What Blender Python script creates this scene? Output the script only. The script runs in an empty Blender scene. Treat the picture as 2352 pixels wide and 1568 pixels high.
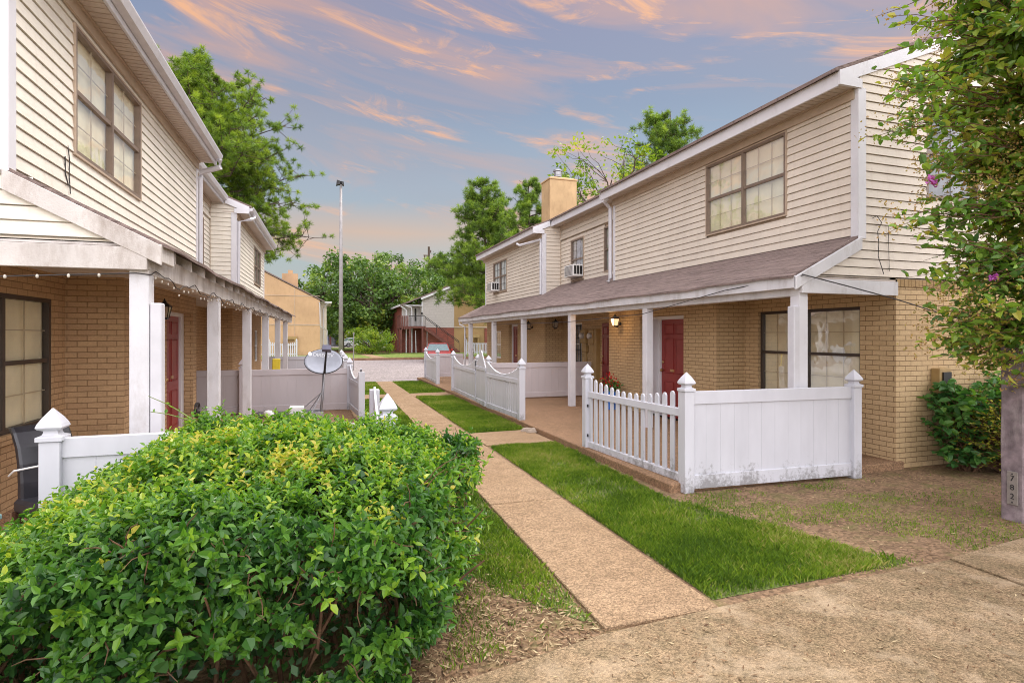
import bpy, bmesh, math, random
import numpy as np
from mathutils import Vector, Matrix
random.seed(7); RNG = np.random.default_rng(11)
sc = bpy.context.scene
COL = sc.collection
R = math.radians

# ---------------------------------------------------------------- camera
TH = math.atan(441/1307.)
cam = bpy.data.objects.new('camera', bpy.data.cameras.new('camera')); COL.objects.link(cam)
cam.location = (0, 0, 1.75); cam.rotation_euler = (R(90), 0, -TH)
cam.data.sensor_width = 36; cam.data.lens = 36*1307/2352.
cam.data.shift_y = -12/2352.; cam.data.clip_start = .05; cam.data.clip_end = 2000
sc.camera = cam

# ---------------------------------------------------------------- world: soft dusk sky with pink streaks
SUN_EL, SUN_AZ = R(52), R(48)          # azimuth measured from +Y towards +X
world = bpy.data.worlds.new('World'); sc.world = world; world.use_nodes = True
def sky_nodes():
    nt = world.node_tree; nt.nodes.clear()
    N = lambda t, **k: (lambda n: ([setattr(n, a, b) for a, b in k.items()], n)[1])(nt.nodes.new(t))
    L = nt.links.new
    out = N('ShaderNodeOutputWorld')
    tc = N('ShaderNodeTexCoord'); sep = N('ShaderNodeSeparateXYZ'); L(tc.outputs['Generated'], sep.inputs[0])
    def M(op, a, b=None, c=None):
        n = N('ShaderNodeMath', operation=op)
        for i, v in enumerate((a, b, c)):
            if v is None: continue
            if isinstance(v, (int, float)): n.inputs[i].default_value = v
            else: L(v, n.inputs[i])
        return n.outputs[0]
    az = M('ARCTAN2', sep.outputs[0], sep.outputs[1]); el = M('ARCSINE', sep.outputs[2])
    def noise(sx, sy, tilt, seed, scale, det, rough, dist):
        cmb = N('ShaderNodeCombineXYZ')
        L(M('MULTIPLY', az, sx), cmb.inputs[0])
        L(M('MULTIPLY', M('ADD', el, M('MULTIPLY', az, tilt)), sy), cmb.inputs[1]); cmb.inputs[2].default_value = seed
        n = N('ShaderNodeTexNoise'); L(cmb.outputs[0], n.inputs['Vector'])
        n.inputs['Scale'].default_value = scale; n.inputs['Detail'].default_value = det
        n.inputs['Roughness'].default_value = rough; n.inputs['Distortion'].default_value = dist
        return n.outputs['Fac']
    def ramp(v, pts, interp='LINEAR'):
        r = N('ShaderNodeValToRGB'); L(v, r.inputs[0]); e = r.color_ramp.elements; r.color_ramp.interpolation = interp
        while len(e) < len(pts): e.new(.5)
        for q, (p, c) in zip(e, pts):
            q.position = p; q.color = (c, c, c, 1) if isinstance(c, (int, float)) else (*c, 1)
        return r.outputs[0]
    def mix(f, a, b):
        m = N('ShaderNodeMix', data_type='RGBA'); L(f, m.inputs[0]); L(a, m.inputs[6])
        if isinstance(b, tuple): m.inputs[7].default_value = (*b, 1)
        else: L(b, m.inputs[7])
        return m.outputs[2]
    base = ramp(M('MULTIPLY', el, 1/1.5708), [(0.0, (.50,.53,.48)), (.08, (.44,.54,.53)), (.16, (.37,.48,.57)), (.24, (.28,.35,.47)), (.34, (.24,.28,.44)), (1.0, (.20,.25,.42))])
    n1 = noise(1.5, 8, .16, 3.7, 1.25, 5, .56, .9); n2 = noise(5.0, 26, .22, 9.1, 1.0, 8, .66, .8); nb = noise(.8, 3.4, .10, 5.2, 1.3, 2, .5, .3)
    grey = ramp(nb, [(.38, 0), (.68, .6)])
    c0 = mix(grey, base, (.42,.34,.36))
    m1 = ramp(n1, [(.47, 0), (.72, .7)])
    c1 = mix(m1, c0, (.78,.42,.27))
    m2 = M('MULTIPLY', ramp(n2, [(.52, 0), (.66, 1)]), ramp(n1, [(.44, 0), (.56, 1)]))
    c2 = mix(m2, c1, (.95,.50,.26))
    hz = M('MULTIPLY', M('MULTIPLY', ramp(M('ABSOLUTE', M('SUBTRACT', el, .175)), [(0, 1), (.05, 0)]), ramp(nb, [(.35, 0), (.55, 1)])), .75)
    c3 = mix(hz, c2, (.85,.48,.25))
    # overcast zenith brighter than the horizon band, boosted further as fill light
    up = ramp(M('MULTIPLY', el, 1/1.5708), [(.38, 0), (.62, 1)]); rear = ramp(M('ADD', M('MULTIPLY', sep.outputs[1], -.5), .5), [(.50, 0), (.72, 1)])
    lit = M('MAXIMUM', up, M('MULTIPLY', rear, 1.15))                  # unseen sky overhead and behind the viewer boosted as added fill light
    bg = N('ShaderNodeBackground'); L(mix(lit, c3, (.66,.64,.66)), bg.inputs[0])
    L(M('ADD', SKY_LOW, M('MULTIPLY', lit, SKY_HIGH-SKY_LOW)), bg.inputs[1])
    sky = N('ShaderNodeTexSky', sky_type='NISHITA'); sky.sun_disc = False; sky.sun_elevation = SUN_EL; sky.sun_rotation = SUN_AZ
    b2 = N('ShaderNodeBackground'); L(sky.outputs[0], b2.inputs[0]); b2.inputs[1].default_value = .012
    ad = N('ShaderNodeAddShader'); L(bg.outputs[0], ad.inputs[0]); L(b2.outputs[0], ad.inputs[1]); L(ad.outputs[0], out.inputs[0])
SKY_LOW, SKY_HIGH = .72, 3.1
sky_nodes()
sun = bpy.data.objects.new('sun', bpy.data.lights.new('sun', 'SUN')); COL.objects.link(sun)
sun.data.energy = 2.3; sun.data.angle = R(28); sun.data.color = (1, .95, .87)
d = Vector((math.cos(SUN_EL)*math.sin(SUN_AZ), math.cos(SUN_EL)*math.cos(SUN_AZ), math.sin(SUN_EL)))
sun.rotation_euler = d.to_track_quat('Z', 'Y').to_euler(); sun.location = d*60
sc.view_settings.view_transform = 'Standard'; sc.view_settings.look = 'None'
sc.view_settings.exposure = 0.34; sc.view_settings.gamma = 1; sc.view_settings.use_curve_mapping = False
sc.cycles.use_denoising = True; sc.cycles.filter_width = 1.0
sc.cycles.max_bounces = 8; sc.cycles.transparent_max_bounces = 12

# ---------------------------------------------------------------- materials
MATS = {}
def nodemat(name):
    m = bpy.data.materials.new(name); m.use_nodes = True; nt = m.node_tree
    b = nt.nodes['Principled BSDF']; MATS[name] = m
    return m, nt, b
def setc(b, c, r=.6, spec=.4, metal=0):
    b.inputs['Base Color'].default_value = (*c, 1); b.inputs['Roughness'].default_value = r
    b.inputs['Specular IOR Level'].default_value = spec; b.inputs['Metallic'].default_value = metal
def vec_pos(nt, scale=(1,1,1)):
    g = nt.nodes.new('ShaderNodeNewGeometry'); mp = nt.nodes.new('ShaderNodeMapping'); mp.inputs['Scale'].default_value = scale
    nt.links.new(g.outputs['Position'], mp.inputs[0]); return mp.outputs[0]
def nz(nt, vec, scale, det=4, rough=.55, dist=0):
    n = nt.nodes.new('ShaderNodeTexNoise'); nt.links.new(vec, n.inputs['Vector'])
    n.inputs['Scale'].default_value = scale; n.inputs['Detail'].default_value = det; n.inputs['Roughness'].default_value = rough; n.inputs['Distortion'].default_value = dist
    return n.outputs['Fac']
def rmp(nt, v, pts, const=False):
    r = nt.nodes.new('ShaderNodeValToRGB'); nt.links.new(v, r.inputs[0]); e = r.color_ramp.elements
    if const: r.color_ramp.interpolation = 'CONSTANT'
    while len(e) < len(pts): e.new(.5)
    for q, (p, c) in zip(e, pts):
        q.position = p; q.color = (c, c, c, 1) if isinstance(c, (int, float)) else (*c, 1)
    return r.outputs[0]
def mx(nt, f, a, b, mode='MIX'):
    m = nt.nodes.new('ShaderNodeMix'); m.data_type = 'RGBA'; m.blend_type = mode
    for s, v in ((0, f), (6, a), (7, b)):
        if isinstance(v, (int, float)): m.inputs[s].default_value = v if s == 0 else (v, v, v, 1)
        elif isinstance(v, tuple): m.inputs[s].default_value = (*v, 1)
        else: nt.links.new(v, m.inputs[s])
    return m.outputs[2]
def mth(nt, op, a, b=0.0):
    n = nt.nodes.new('ShaderNodeMath'); n.operation = op
    for i, v in enumerate((a, b)):
        if isinstance(v, (int, float)): n.inputs[i].default_value = v
        else: nt.links.new(v, n.inputs[i])
    return n.outputs[0]
def bump(nt, b, h, dist, strength=1.0):
    n = nt.nodes.new('ShaderNodeBump'); nt.links.new(h, n.inputs['Height']); n.inputs['Distance'].default_value = dist; n.inputs['Strength'].default_value = strength
    nt.links.new(n.outputs[0], b.inputs['Normal'])
def plain(name, c, r=.6, spec=.4, metal=0, var=.12, scale=6, dirt=None, bmp=0):
    m, nt, b = nodemat(name); setc(b, c, r, spec, metal)
    v = vec_pos(nt); n = nz(nt, v, scale, 5)
    dk = tuple(x*(1-var) for x in c); lt = tuple(min(1, x*(1+var)) for x in c)
    col = rmp(nt, n, [(.3, dk), (.7, lt)])
    if dirt:
        dc, lo, hi, amt = dirt
        n2 = nz(nt, vec_pos(nt, (1,1,.35)), 5, 8, .7)
        col = mx(nt, mth(nt, 'MULTIPLY', rmp(nt, n2, [(lo, 0), (hi, 1)]), amt), col, dc)
    nt.links.new(col, b.inputs['Base Color'])
    if bmp: bump(nt, b, nz(nt, v, 90, 3), bmp)
    return m
M_white = plain('white_paint', (.66,.65,.68), .5, .4, var=.05, scale=2, dirt=((.38,.34,.31), .56, .78, .55))
M_beam = plain('porch_paint', (.62,.61,.63), .55, .35, var=.08, scale=3, dirt=((.34,.30,.27), .5, .74, .6), bmp=.002)
M_wornbeam = plain('worn_porch_paint', (.60,.56,.53), .6, .3, var=.12, scale=3, dirt=((.28,.22,.18), .46, .7, .7), bmp=.003)
M_gutter = plain('gutter_paint', (.58,.57,.60), .4, .5, var=.06, dirt=((.3,.28,.27), .55, .8, .4))
M_trimtan = plain('tan_trim', (.46,.36,.27), .55, .35, var=.08)
M_soffit = None
M_bronze = plain('bronze_frame', (.055,.040,.032), .4, .5, var=.15)
M_bframe = plain('brown_frame', (.20,.145,.11), .45, .5, var=.15)
M_blind = plain('window_blind', (.90,.82,.60), .8, .1, var=.09, scale=3.5)
M_blindgrey = plain('grey_curtain', (.33,.34,.38), .8, .1, var=.35, scale=3)
M_blindwhite = plain('white_curtain', (.7,.72,.72), .8, .1, var=.3, scale=4)
M_muntin = plain('muntin_bar', (.55,.46,.33), .5, .3, var=.05)
M_muntindark = plain('dark_muntin_bar', (.06,.055,.055), .5, .3, var=.05)
M_red = plain('red_door_paint', (.27,.035,.03), .38, .5, var=.1, scale=2)
M_dred = plain('dark_red_door_paint', (.20,.022,.02), .38, .5, var=.1, scale=2)
M_brass = plain('brass', (.6,.42,.2), .3, .5, 1, var=.1)
M_iron = plain('black_iron', (.018,.017,.018), .45, .4, var=.2)
M_metal = plain('grey_metal', (.34,.34,.36), .45, .5, .6, var=.15)
M_galv = plain('pole_metal', (.30,.28,.28), .5, .4, .1, var=.15, scale=3)
M_tanpaint = plain('tan_box_paint', (.36,.24,.10), .5, .4, var=.12)
M_glassm = plain('meter_glass', (.45,.45,.47), .12, .8, 0, var=.2)
M_concrete = plain('concrete', (.30,.24,.19), .85, .2, var=.25, scale=12, bmp=.002)
M_leather = plain('black_leather', (.022,.022,.028), .32, .6, var=.3, scale=10)
M_wood = plain('dark_wood', (.06,.025,.015), .5, .4, var=.3)
M_deck = plain('redwood_stain', (.15,.055,.045), .6, .3, var=.3)
M_bark = plain('bark', (.09,.065,.05), .9, .1, var=.4, scale=9, bmp=.01)
M_twig = plain('twig', (.13,.075,.045), .85, .1, var=.35, scale=14)
M_greenstem = plain('green_stem', (.16,.20,.05), .6, .3, var=.3)
M_bulb = plain('bulb_glass', (.55,.50,.43), .15, .6, var=.1)
M_cable = plain('cable', (.05,.045,.045), .6, .3)
M_yellow = plain('yellow_plastic', (.72,.55,.03), .5, .4)
M_blue = plain('blue_plastic', (.02,.14,.55), .5, .4)
M_teal = plain('teal_paint', (.03,.36,.42), .5, .4)
M_offwhite = plain('off_white', (.75,.74,.72), .5, .4, var=.05)
M_carred = plain('red_car_paint', (.33,.015,.015), .22, .6, var=.05)
M_carwhite = plain('white_car_paint', (.7,.72,.75), .25, .6, var=.05)
M_carblue = plain('blue_car_paint', (.03,.14,.35), .25, .6, var=.05)
M_carglass = plain('car_glass', (.07,.13,.14), .12, .5, var=.2)
M_tyre = plain('tyre_rubber', (.02,.02,.02), .8, .2)
M_dish = plain('dish_grey', (.36,.38,.44), .5, .4, var=.12, scale=5)
M_dishlabel = plain('white_lettering', (.8,.82,.85), .5, .3, var=.02)
M_plate = plain('sign_plate', (.25,.22,.20), .5, .4, .2, var=.15, scale=20)
M_ink = plain('dark_lettering', (.03,.028,.03), .6, .2)
M_tarp = plain('dark_tarp', (.05,.045,.055), .35, .5, var=.3)
M_vinyl = None
def vinyl(name, c, zlo, mould):
    m, nt, b = nodemat(name); setc(b, c, .38, .45)
    g = nt.nodes.new('ShaderNodeNewGeometry'); sp = nt.nodes.new('ShaderNodeSeparateXYZ'); nt.links.new(g.outputs['Position'], sp.inputs[0])
    v = vec_pos(nt); n = nz(nt, v, 24, 8, .75); n2 = nz(nt, vec_pos(nt, (1,1,.3)), 3, 5, .6)
    col = rmp(nt, n2, [(.3, tuple(x*.88 for x in c)), (.7, c)])
    h = mth(nt, 'SUBTRACT', zlo, mth(nt, 'MULTIPLY', sp.outputs[2], 1.0))      # mildew grows from the ground up
    k = mth(nt, 'ADD', mth(nt, 'MULTIPLY', h, .75), mth(nt, 'ADD', mth(nt, 'MULTIPLY', n, .75), mth(nt, 'MULTIPLY', nz(nt, vec_pos(nt, (1,1,.2)), 4, 6, .7), .8)))
    f = mth(nt, 'MULTIPLY', rmp(nt, k, [(.84, 0), (1.0, 1)]), mould)
    col = mx(nt, f, col, (.14,.13,.12)); nt.links.new(col, b.inputs['Base Color'])
    return m
M_vinyl = vinyl('white_vinyl', (.60,.60,.65), .26, .65)
M_vinyldim = vinyl('pinkish_vinyl', (.60,.54,.55), .12, .5)
def mat_siding(name, c, dark):
    m, nt, b = nodemat(name); setc(b, c, .5, .35)
    n = nz(nt, vec_pos(nt, (1,1,.6)), 1.6, 6, .6); n2 = nz(nt, vec_pos(nt, (1,1,8)), 14, 4, .6); n3 = nz(nt, vec_pos(nt, (3,3,.25)), 6, 5, .65)
    col = rmp(nt, n, [(.3, tuple(x*.86 for x in c)), (.7, c)])
    col = mx(nt, mth(nt, 'MULTIPLY', rmp(nt, n2, [(.45, 0), (.75, 1)]), .25), col, dark)
    col = mx(nt, mth(nt, 'MULTIPLY', rmp(nt, n3, [(.55, 0), (.8, 1)]), .3), col, dark)
    nt.links.new(col, b.inputs['Base Color']); bump(nt, b, nz(nt, vec_pos(nt, (1,1,12)), 30, 2), .001)
    return m
M_siding = mat_siding('beige_siding', (.74,.66,.56), (.42,.34,.27))
M_sidingL = mat_siding('cream_siding', (.84,.79,.69), (.48,.40,.31))
M_soffit = mat_siding('soffit_vinyl', (.60,.51,.44), (.33,.25,.20))
def planar(nt):
    g = nt.nodes.new('ShaderNodeNewGeometry'); p = nt.nodes.new('ShaderNodeSeparateXYZ'); q = nt.nodes.new('ShaderNodeSeparateXYZ')
    nt.links.new(g.outputs['Position'], p.inputs[0]); nt.links.new(g.outputs['True Normal'], q.inputs[0])
    fx = mth(nt, 'GREATER_THAN', mth(nt, 'ABSOLUTE', q.outputs[0]), .5)
    h = mth(nt, 'ADD', mth(nt, 'MULTIPLY', p.outputs[1], fx), mth(nt, 'MULTIPLY', p.outputs[0], mth(nt, 'SUBTRACT', 1.0, fx)))
    c = nt.nodes.new('ShaderNodeCombineXYZ'); nt.links.new(h, c.inputs[0]); nt.links.new(p.outputs[2], c.inputs[1]); return c.outputs[0]
def mat_brick(name, c1, c2, mortar, bw=.205, rh=.0677, ms=.0045, stain=.4, dist=.006):
    m, nt, b = nodemat(name); setc(b, c1, .8, .2)
    v = planar(nt); t = nt.nodes.new('ShaderNodeTexBrick'); nt.links.new(v, t.inputs['Vector'])
    t.inputs['Scale'].default_value = 1; t.inputs['Brick Width'].default_value = bw; t.inputs['Row Height'].default_value = rh
    t.inputs['Mortar Size'].default_value = ms; t.inputs['Mortar Smooth'].default_value = .3; t.inputs['Bias'].default_value = -.1
    for k, cc in (('Color1', c1), ('Color2', c2), ('Mortar', mortar)): t.inputs[k].default_value = (*cc, 1)
    n = nz(nt, vec_pos(nt), 2.2, 6, .65); n2 = nz(nt, vec_pos(nt), 45, 4, .7)
    col = mx(nt, mth(nt, 'MULTIPLY', rmp(nt, n, [(.42, 0), (.72, 1)]), stain), t.outputs['Color'], tuple(x*.55 for x in c1))
    col = mx(nt, .35, col, mx(nt, 1.0, col, rmp(nt, n2, [(.3, .55), (.7, 1.2)]), 'MULTIPLY'))
    nt.links.new(col, b.inputs['Base Color'])
    h = mth(nt, 'SUBTRACT', mth(nt, 'MULTIPLY', n2, .35), t.outputs['Fac']); bump(nt, b, h, dist)
    return m
M_brick = mat_brick('tan_brick', (.60,.43,.245), (.54,.38,.21), (.25,.16,.085), stain=.15)
M_brickL = mat_brick('brown_brick', (.54,.36,.20), (.47,.305,.17), (.27,.17,.09), stain=.35)
M_brickred = mat_brick('red_brick', (.34,.10,.07), (.20,.07,.055), (.20,.13,.11), stain=.35)
M_soldier = mat_brick('soldier_brick', (.42,.28,.14), (.36,.235,.11), (.12,.07,.03), bw=.0677, rh=.2, stain=.3)
M_stucco = plain('tan_stucco', (.52,.34,.20), .9, .1, var=.12, scale=.6, dirt=((.33,.2,.1), .5, .75, .4))
M_stucco2 = plain('ochre_stucco', (.34,.225,.11), .9, .1, var=.15, scale=.6, dirt=((.22,.14,.07), .5, .75, .4))
M_chim = plain('chimney_stucco', (.52,.36,.20), .9, .1, var=.1, scale=2, dirt=((.30,.19,.10), .5, .72, .55), bmp=.004)
def mat_shingle(name, c1, c2, mort, uv=(1,1)):
    m, nt, b = nodemat(name); setc(b, c1, .9, .1)
    v = vec_pos(nt); sp = nt.nodes.new('ShaderNodeSeparateXYZ'); nt.links.new(v, sp.inputs[0])
    c = nt.nodes.new('ShaderNodeCombineXYZ'); nt.links.new(sp.outputs[1], c.inputs[0]); nt.links.new(mth(nt, 'MULTIPLY', sp.outputs[2], 2.2), c.inputs[1])
    t = nt.nodes.new('ShaderNodeTexBrick'); nt.links.new(c.outputs[0], t.inputs['Vector'])
    t.inputs['Scale'].default_value = 1; t.inputs['Brick Width'].default_value = .3; t.inputs['Row Height'].default_value = .13; t.inputs['Mortar Size'].default_value = .006
    for k, cc in (('Color1', c1), ('Color2', c2), ('Mortar', mort)): t.inputs[k].default_value = (*cc, 1)
    n = nz(nt, vec_pos(nt, (6,.5,12)), 3, 6, .7); n2 = nz(nt, v, 120, 3, .7)
    col = mx(nt, rmp(nt, n, [(.35, 0), (.65, .85)]), t.outputs['Color'], tuple(x*2.3 for x in c1))
    col = mx(nt, .5, col, mx(nt, 1.0, col, rmp(nt, n2, [(.3, .5), (.7, 1.4)]), 'MULTIPLY'))
    nt.links.new(col, b.inputs['Base Color']); bump(nt, b, mth(nt, 'SUBTRACT', n2, t.outputs['Fac']), .006)
    return m
M_shingle = mat_shingle('brown_shingle', (.145,.11,.10), (.185,.14,.125), (.05,.035,.035))
def mat_ground(name, pebble, c1, c2, c3, moss=None, sc_=1):
    m, nt, b = nodemat(name); setc(b, c1, .9, .15); v = vec_pos(nt)
    big = nz(nt, v, .9*sc_, 5, .6); mid = nz(nt, v, 7*sc_, 6, .7); fine = nz(nt, v, 60, 4, .75)
    vo = nt.nodes.new('ShaderNodeTexVoronoi'); nt.links.new(v, vo.inputs['Vector']); vo.inputs['Scale'].default_value = pebble
    col = rmp(nt, big, [(.35, c1), (.65, c2)])
    col = mx(nt, rmp(nt, mid, [(.4, 0), (.75, .7)]), col, c3)
    rnd = nt.nodes.new('ShaderNodeSeparateColor'); nt.links.new(vo.outputs['Color'], rnd.inputs[0])
    col = mx(nt, .85, col, mx(nt, 1.0, col, rmp(nt, rnd.outputs[0], [(0, .5), (.5, .95), (1, 1.45)]), 'MULTIPLY'))
    col = mx(nt, .5, col, mx(nt, 1.0, col, rmp(nt, fine, [(.3, .5), (.7, 1.45)]), 'MULTIPLY'))
    if moss:
        col = mx(nt, mth(nt, 'MULTIPLY', rmp(nt, nz(nt, v, 2.3, 7, .7, .4), [(.5, 0), (.66, 1)]), moss[1]), col, moss[0])
    nt.links.new(col, b.inputs['Base Color']); bump(nt, b, mth(nt, 'SUBTRACT', mth(nt, 'MULTIPLY', fine, .5), vo.outputs['Distance']), .006)
    return m
M_walk = mat_ground('pebble_walk', 105, (.31,.205,.12), (.38,.26,.16), (.22,.145,.085))
M_front = mat_ground('pebble_front_walk', 105, (.24,.165,.095), (.34,.24,.145), (.115,.095,.05), ((.46,.35,.235), .6))
M_slab = mat_ground('aggregate_slab', 80, (.27,.165,.095), (.33,.20,.12), (.20,.125,.075))
M_dirt = mat_ground('bare_dirt', 40, (.20,.125,.075), (.29,.19,.115), (.12,.075,.045), ((.14,.14,.045), .75))
M_lawnsoil = mat_ground('lawn_soil', 50, (.10,.13,.035), (.12,.16,.04), (.13,.11,.05))
M_farlawn = mat_ground('far_lawn', 8, (.13,.21,.035), (.18,.24,.05), (.20,.17,.07))
M_road = mat_ground('asphalt_road', 20, (.30,.26,.255), (.36,.31,.30), (.24,.21,.205), None, .5)
M_kerb = plain('kerb_concrete', (.24,.14,.09), .9, .1, var=.3, scale=4)
M_post = plain('weathered_timber', (.22,.175,.185), .9, .1, var=.45, scale=9, dirt=((.42,.37,.36), .52, .72, .7), bmp=.006)
def mat_glass():
    m, nt, b = nodemat('window_glass'); nt.nodes.remove(b); out = nt.nodes['Material Output']
    t = nt.nodes.new('ShaderNodeBsdfTransparent'); t.inputs[0].default_value = (.93,.94,.93,1)
    g = nt.nodes.new('ShaderNodeBsdfGlossy'); g.inputs[0].default_value = (1,1,1,1); g.inputs[1].default_value = .03
    n = nz(nt, vec_pos(nt), 2.5, 2); bp = nt.nodes.new('ShaderNodeBump'); bp.inputs['Distance'].default_value = .004; nt.links.new(n, bp.inputs['Height']); nt.links.new(bp.outputs[0], g.inputs['Normal'])
    lw = nt.nodes.new('ShaderNodeLayerWeight'); lw.inputs[0].default_value = .35
    mxs = nt.nodes.new('ShaderNodeMixShader'); nt.links.new(mth(nt, 'ADD', mth(nt, 'MULTIPLY', lw.outputs['Fresnel'], .30), .02), mxs.inputs[0]); nt.links.new(t.outputs[0], mxs.inputs[1]); nt.links.new(g.outputs[0], mxs.inputs[2]); nt.links.new(mxs.outputs[0], out.inputs[0])
    return m
M_glass = mat_glass()
def emit(name, c, s):
    m, nt, b = nodemat(name); setc(b, c, .5); b.inputs['Emission Color'].default_value = (*c, 1); b.inputs['Emission Strength'].default_value = s; return m
M_glow = emit('lit_lamp_glass', (1, .72, .40), .8)
M_lampglass = plain('lamp_glass', (.42,.36,.28), .15, .6)
def mat_leaf(name, cols, rough=.38, trans=.35, spec=.5):
    m, nt, b = nodemat(name); out = nt.nodes['Material Output']; setc(b, cols[0][1], rough, spec)
    a = nt.nodes.new('ShaderNodeAttribute'); a.attribute_name = 'tint'
    col = rmp(nt, a.outputs['Fac'], cols); nt.links.new(col, b.inputs['Base Color'])
    tr = nt.nodes.new('ShaderNodeBsdfTranslucent'); nt.links.new(mx(nt, 1.0, col, (1.3,1.35,.55), 'MULTIPLY'), tr.inputs[0])
    ms = nt.nodes.new('ShaderNodeMixShader'); ms.inputs[0].default_value = trans
    nt.links.new(b.outputs[0], ms.inputs[1]); nt.links.new(tr.outputs[0], ms.inputs[2]); nt.links.new(ms.outputs[0], out.inputs[0])
    return m
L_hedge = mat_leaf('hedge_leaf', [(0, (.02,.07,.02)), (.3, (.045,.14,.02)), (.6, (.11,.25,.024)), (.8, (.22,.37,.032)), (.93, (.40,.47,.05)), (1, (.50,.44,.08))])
L_myrtle = mat_leaf('myrtle_leaf', [(0, (.05,.12,.035)), (.45, (.12,.24,.035)), (.72, (.22,.36,.04)), (.88, (.36,.40,.06)), (1, (.42,.30,.07))])
L_bud = mat_leaf('myrtle_bud', [(0, (.26,.22,.05)), (.5, (.42,.30,.08)), (1, (.34,.17,.08))], .5, .2)
L_petal = mat_leaf('myrtle_petal', [(0, (.40,.07,.42)), (1, (.60,.16,.62))], .5, .4)
L_pine = mat_leaf('pine_needle', [(0, (.05,.10,.012)), (.5, (.15,.25,.022)), (1, (.32,.42,.04))], .5, .3, .3)
L_pine2 = mat_leaf('dark_pine_needle', [(0, (.05,.10,.02)), (.5, (.135,.23,.03)), (1, (.30,.42,.05))], .5, .3, .3)
L_oak = mat_leaf('oak_leaf', [(0, (.04,.085,.025)), (.5, (.10,.19,.035)), (.85, (.22,.33,.045)), (1, (.36,.40,.06))], .45, .3, .35)
L_lime = mat_leaf('lime_leaf', [(0, (.07,.14,.015)), (.5, (.20,.30,.025)), (1, (.42,.45,.04))], .5, .4, .3)
L_broad = mat_leaf('broad_leaf', [(0, (.03,.11,.03)), (.6, (.08,.22,.05)), (1, (.20,.38,.06))], .4, .35)
L_gold = mat_leaf('gold_leaf', [(0, (.06,.10,.015)), (.5, (.25,.27,.02)), (1, (.50,.44,.03))], .5, .35)
L_grass = mat_leaf('grass_blade', [(0, (.06,.12,.014)), (.4, (.14,.235,.02)), (.75, (.23,.32,.033)), (1, (.38,.34,.13))], .6, .3, .2)
L_drygrass = mat_leaf('litter', [(0, (.09,.05,.03)), (.5, (.26,.16,.09)), (1, (.5,.4,.24))], .8, .1, .1)

# ---------------------------------------------------------------- mesh building
class MB:
    def __init__(s, fr=None): s.v = []; s.f = []; s.fr = fr
    def P(s, p): return tuple(s.fr(*p)) if s.fr else tuple(p)
    def add(s, vs, fs):
        n = len(s.v); s.v += [s.P(p) for p in vs]; s.f += [tuple(i+n for i in f) for f in fs]; return s
    def hexa(s, c): return s.add(c, [(0,3,2,1),(4,5,6,7),(0,1,5,4),(1,2,6,5),(2,3,7,6),(3,0,4,7)])
    def box(s, x0, x1, y0, y1, z0, z1): return s.hexa([(x0,y0,z0),(x1,y0,z0),(x1,y1,z0),(x0,y1,z0),(x0,y0,z1),(x1,y0,z1),(x1,y1,z1),(x0,y1,z1)])
    def tube(s, pts, r, n=8, cap=True):
        pts = [Vector(s.P(p)) for p in pts]; rs = r if isinstance(r, (list, tuple)) else [r]*len(pts); base = len(s.v); up = Vector((0,0,1))
        for i, p in enumerate(pts):
            t = (pts[min(i+1, len(pts)-1)] - pts[max(i-1, 0)])
            t = t.normalized() if t.length > 1e-9 else up
            a = t.cross(up if abs(t.z) < .9 else Vector((1,0,0))).normalized(); b = t.cross(a)
            for k in range(n):
                th = 2*math.pi*k/n; q = p + (a*math.cos(th) + b*math.sin(th))*rs[i]; s.v.append(tuple(q))
        for i in range(len(pts)-1):
            for k in range(n):
                a0 = base+i*n+k; a1 = base+i*n+(k+1) % n; s.f.append((a0, a1, a1+n, a0+n))
        if cap: s.f.append(tuple(base+k for k in range(n))); s.f.append(tuple(base+(len(pts)-1)*n+k for k in reversed(range(n))))
        return s
    def loft(s, secs):
        n = len(secs[0]); vs = [p for q in secs for p in q]; fs = []
        for i in range(len(secs)-1):
            for k in range(n): fs.append((i*n+k, i*n+(k+1) % n, (i+1)*n+(k+1) % n, (i+1)*n+k))
        fs.append(tuple(range(n))[::-1]); fs.append(tuple((len(secs)-1)*n+k for k in range(n)))
        return s.add(vs, fs)
    def sphere(s, c, r, n=8, m=5, sq=(1,1,1)):
        secs = []
        for i in range(m+1):
            ph = -math.pi/2 + math.pi*i/m; rr = max(math.cos(ph), .02)
            secs.append([(c[0]+r*sq[0]*rr*math.cos(2*math.pi*k/n), c[1]+r*sq[1]*rr*math.sin(2*math.pi*k/n), c[2]+r*sq[2]*math.sin(ph)) for k in range(n)])
        return s.loft(secs)
    def prism(s, poly, off):
        a = [tuple(p) for p in poly]; b = [tuple(p[i]+off[i] for i in range(3)) for p in poly]; return s.loft([a, b])
ORG = {}
def props(o, label=None, cat=None, group=None, kind=None):
    for k, v in (('label', label), ('category', cat), ('group', group), ('kind', kind)):
        if v: o[k] = v
    return o
def link(name, me, mat, parent=None, loc=None):
    o = bpy.data.objects.new(name, me); COL.objects.link(o)
    if mat is not None: me.materials.append(mat)
    if parent is not None: o.parent = parent; ORG[o] = ORG[parent]
    else: ORG[o] = Vector(loc or (0,0,0)); o.location = ORG[o]
    return o
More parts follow.
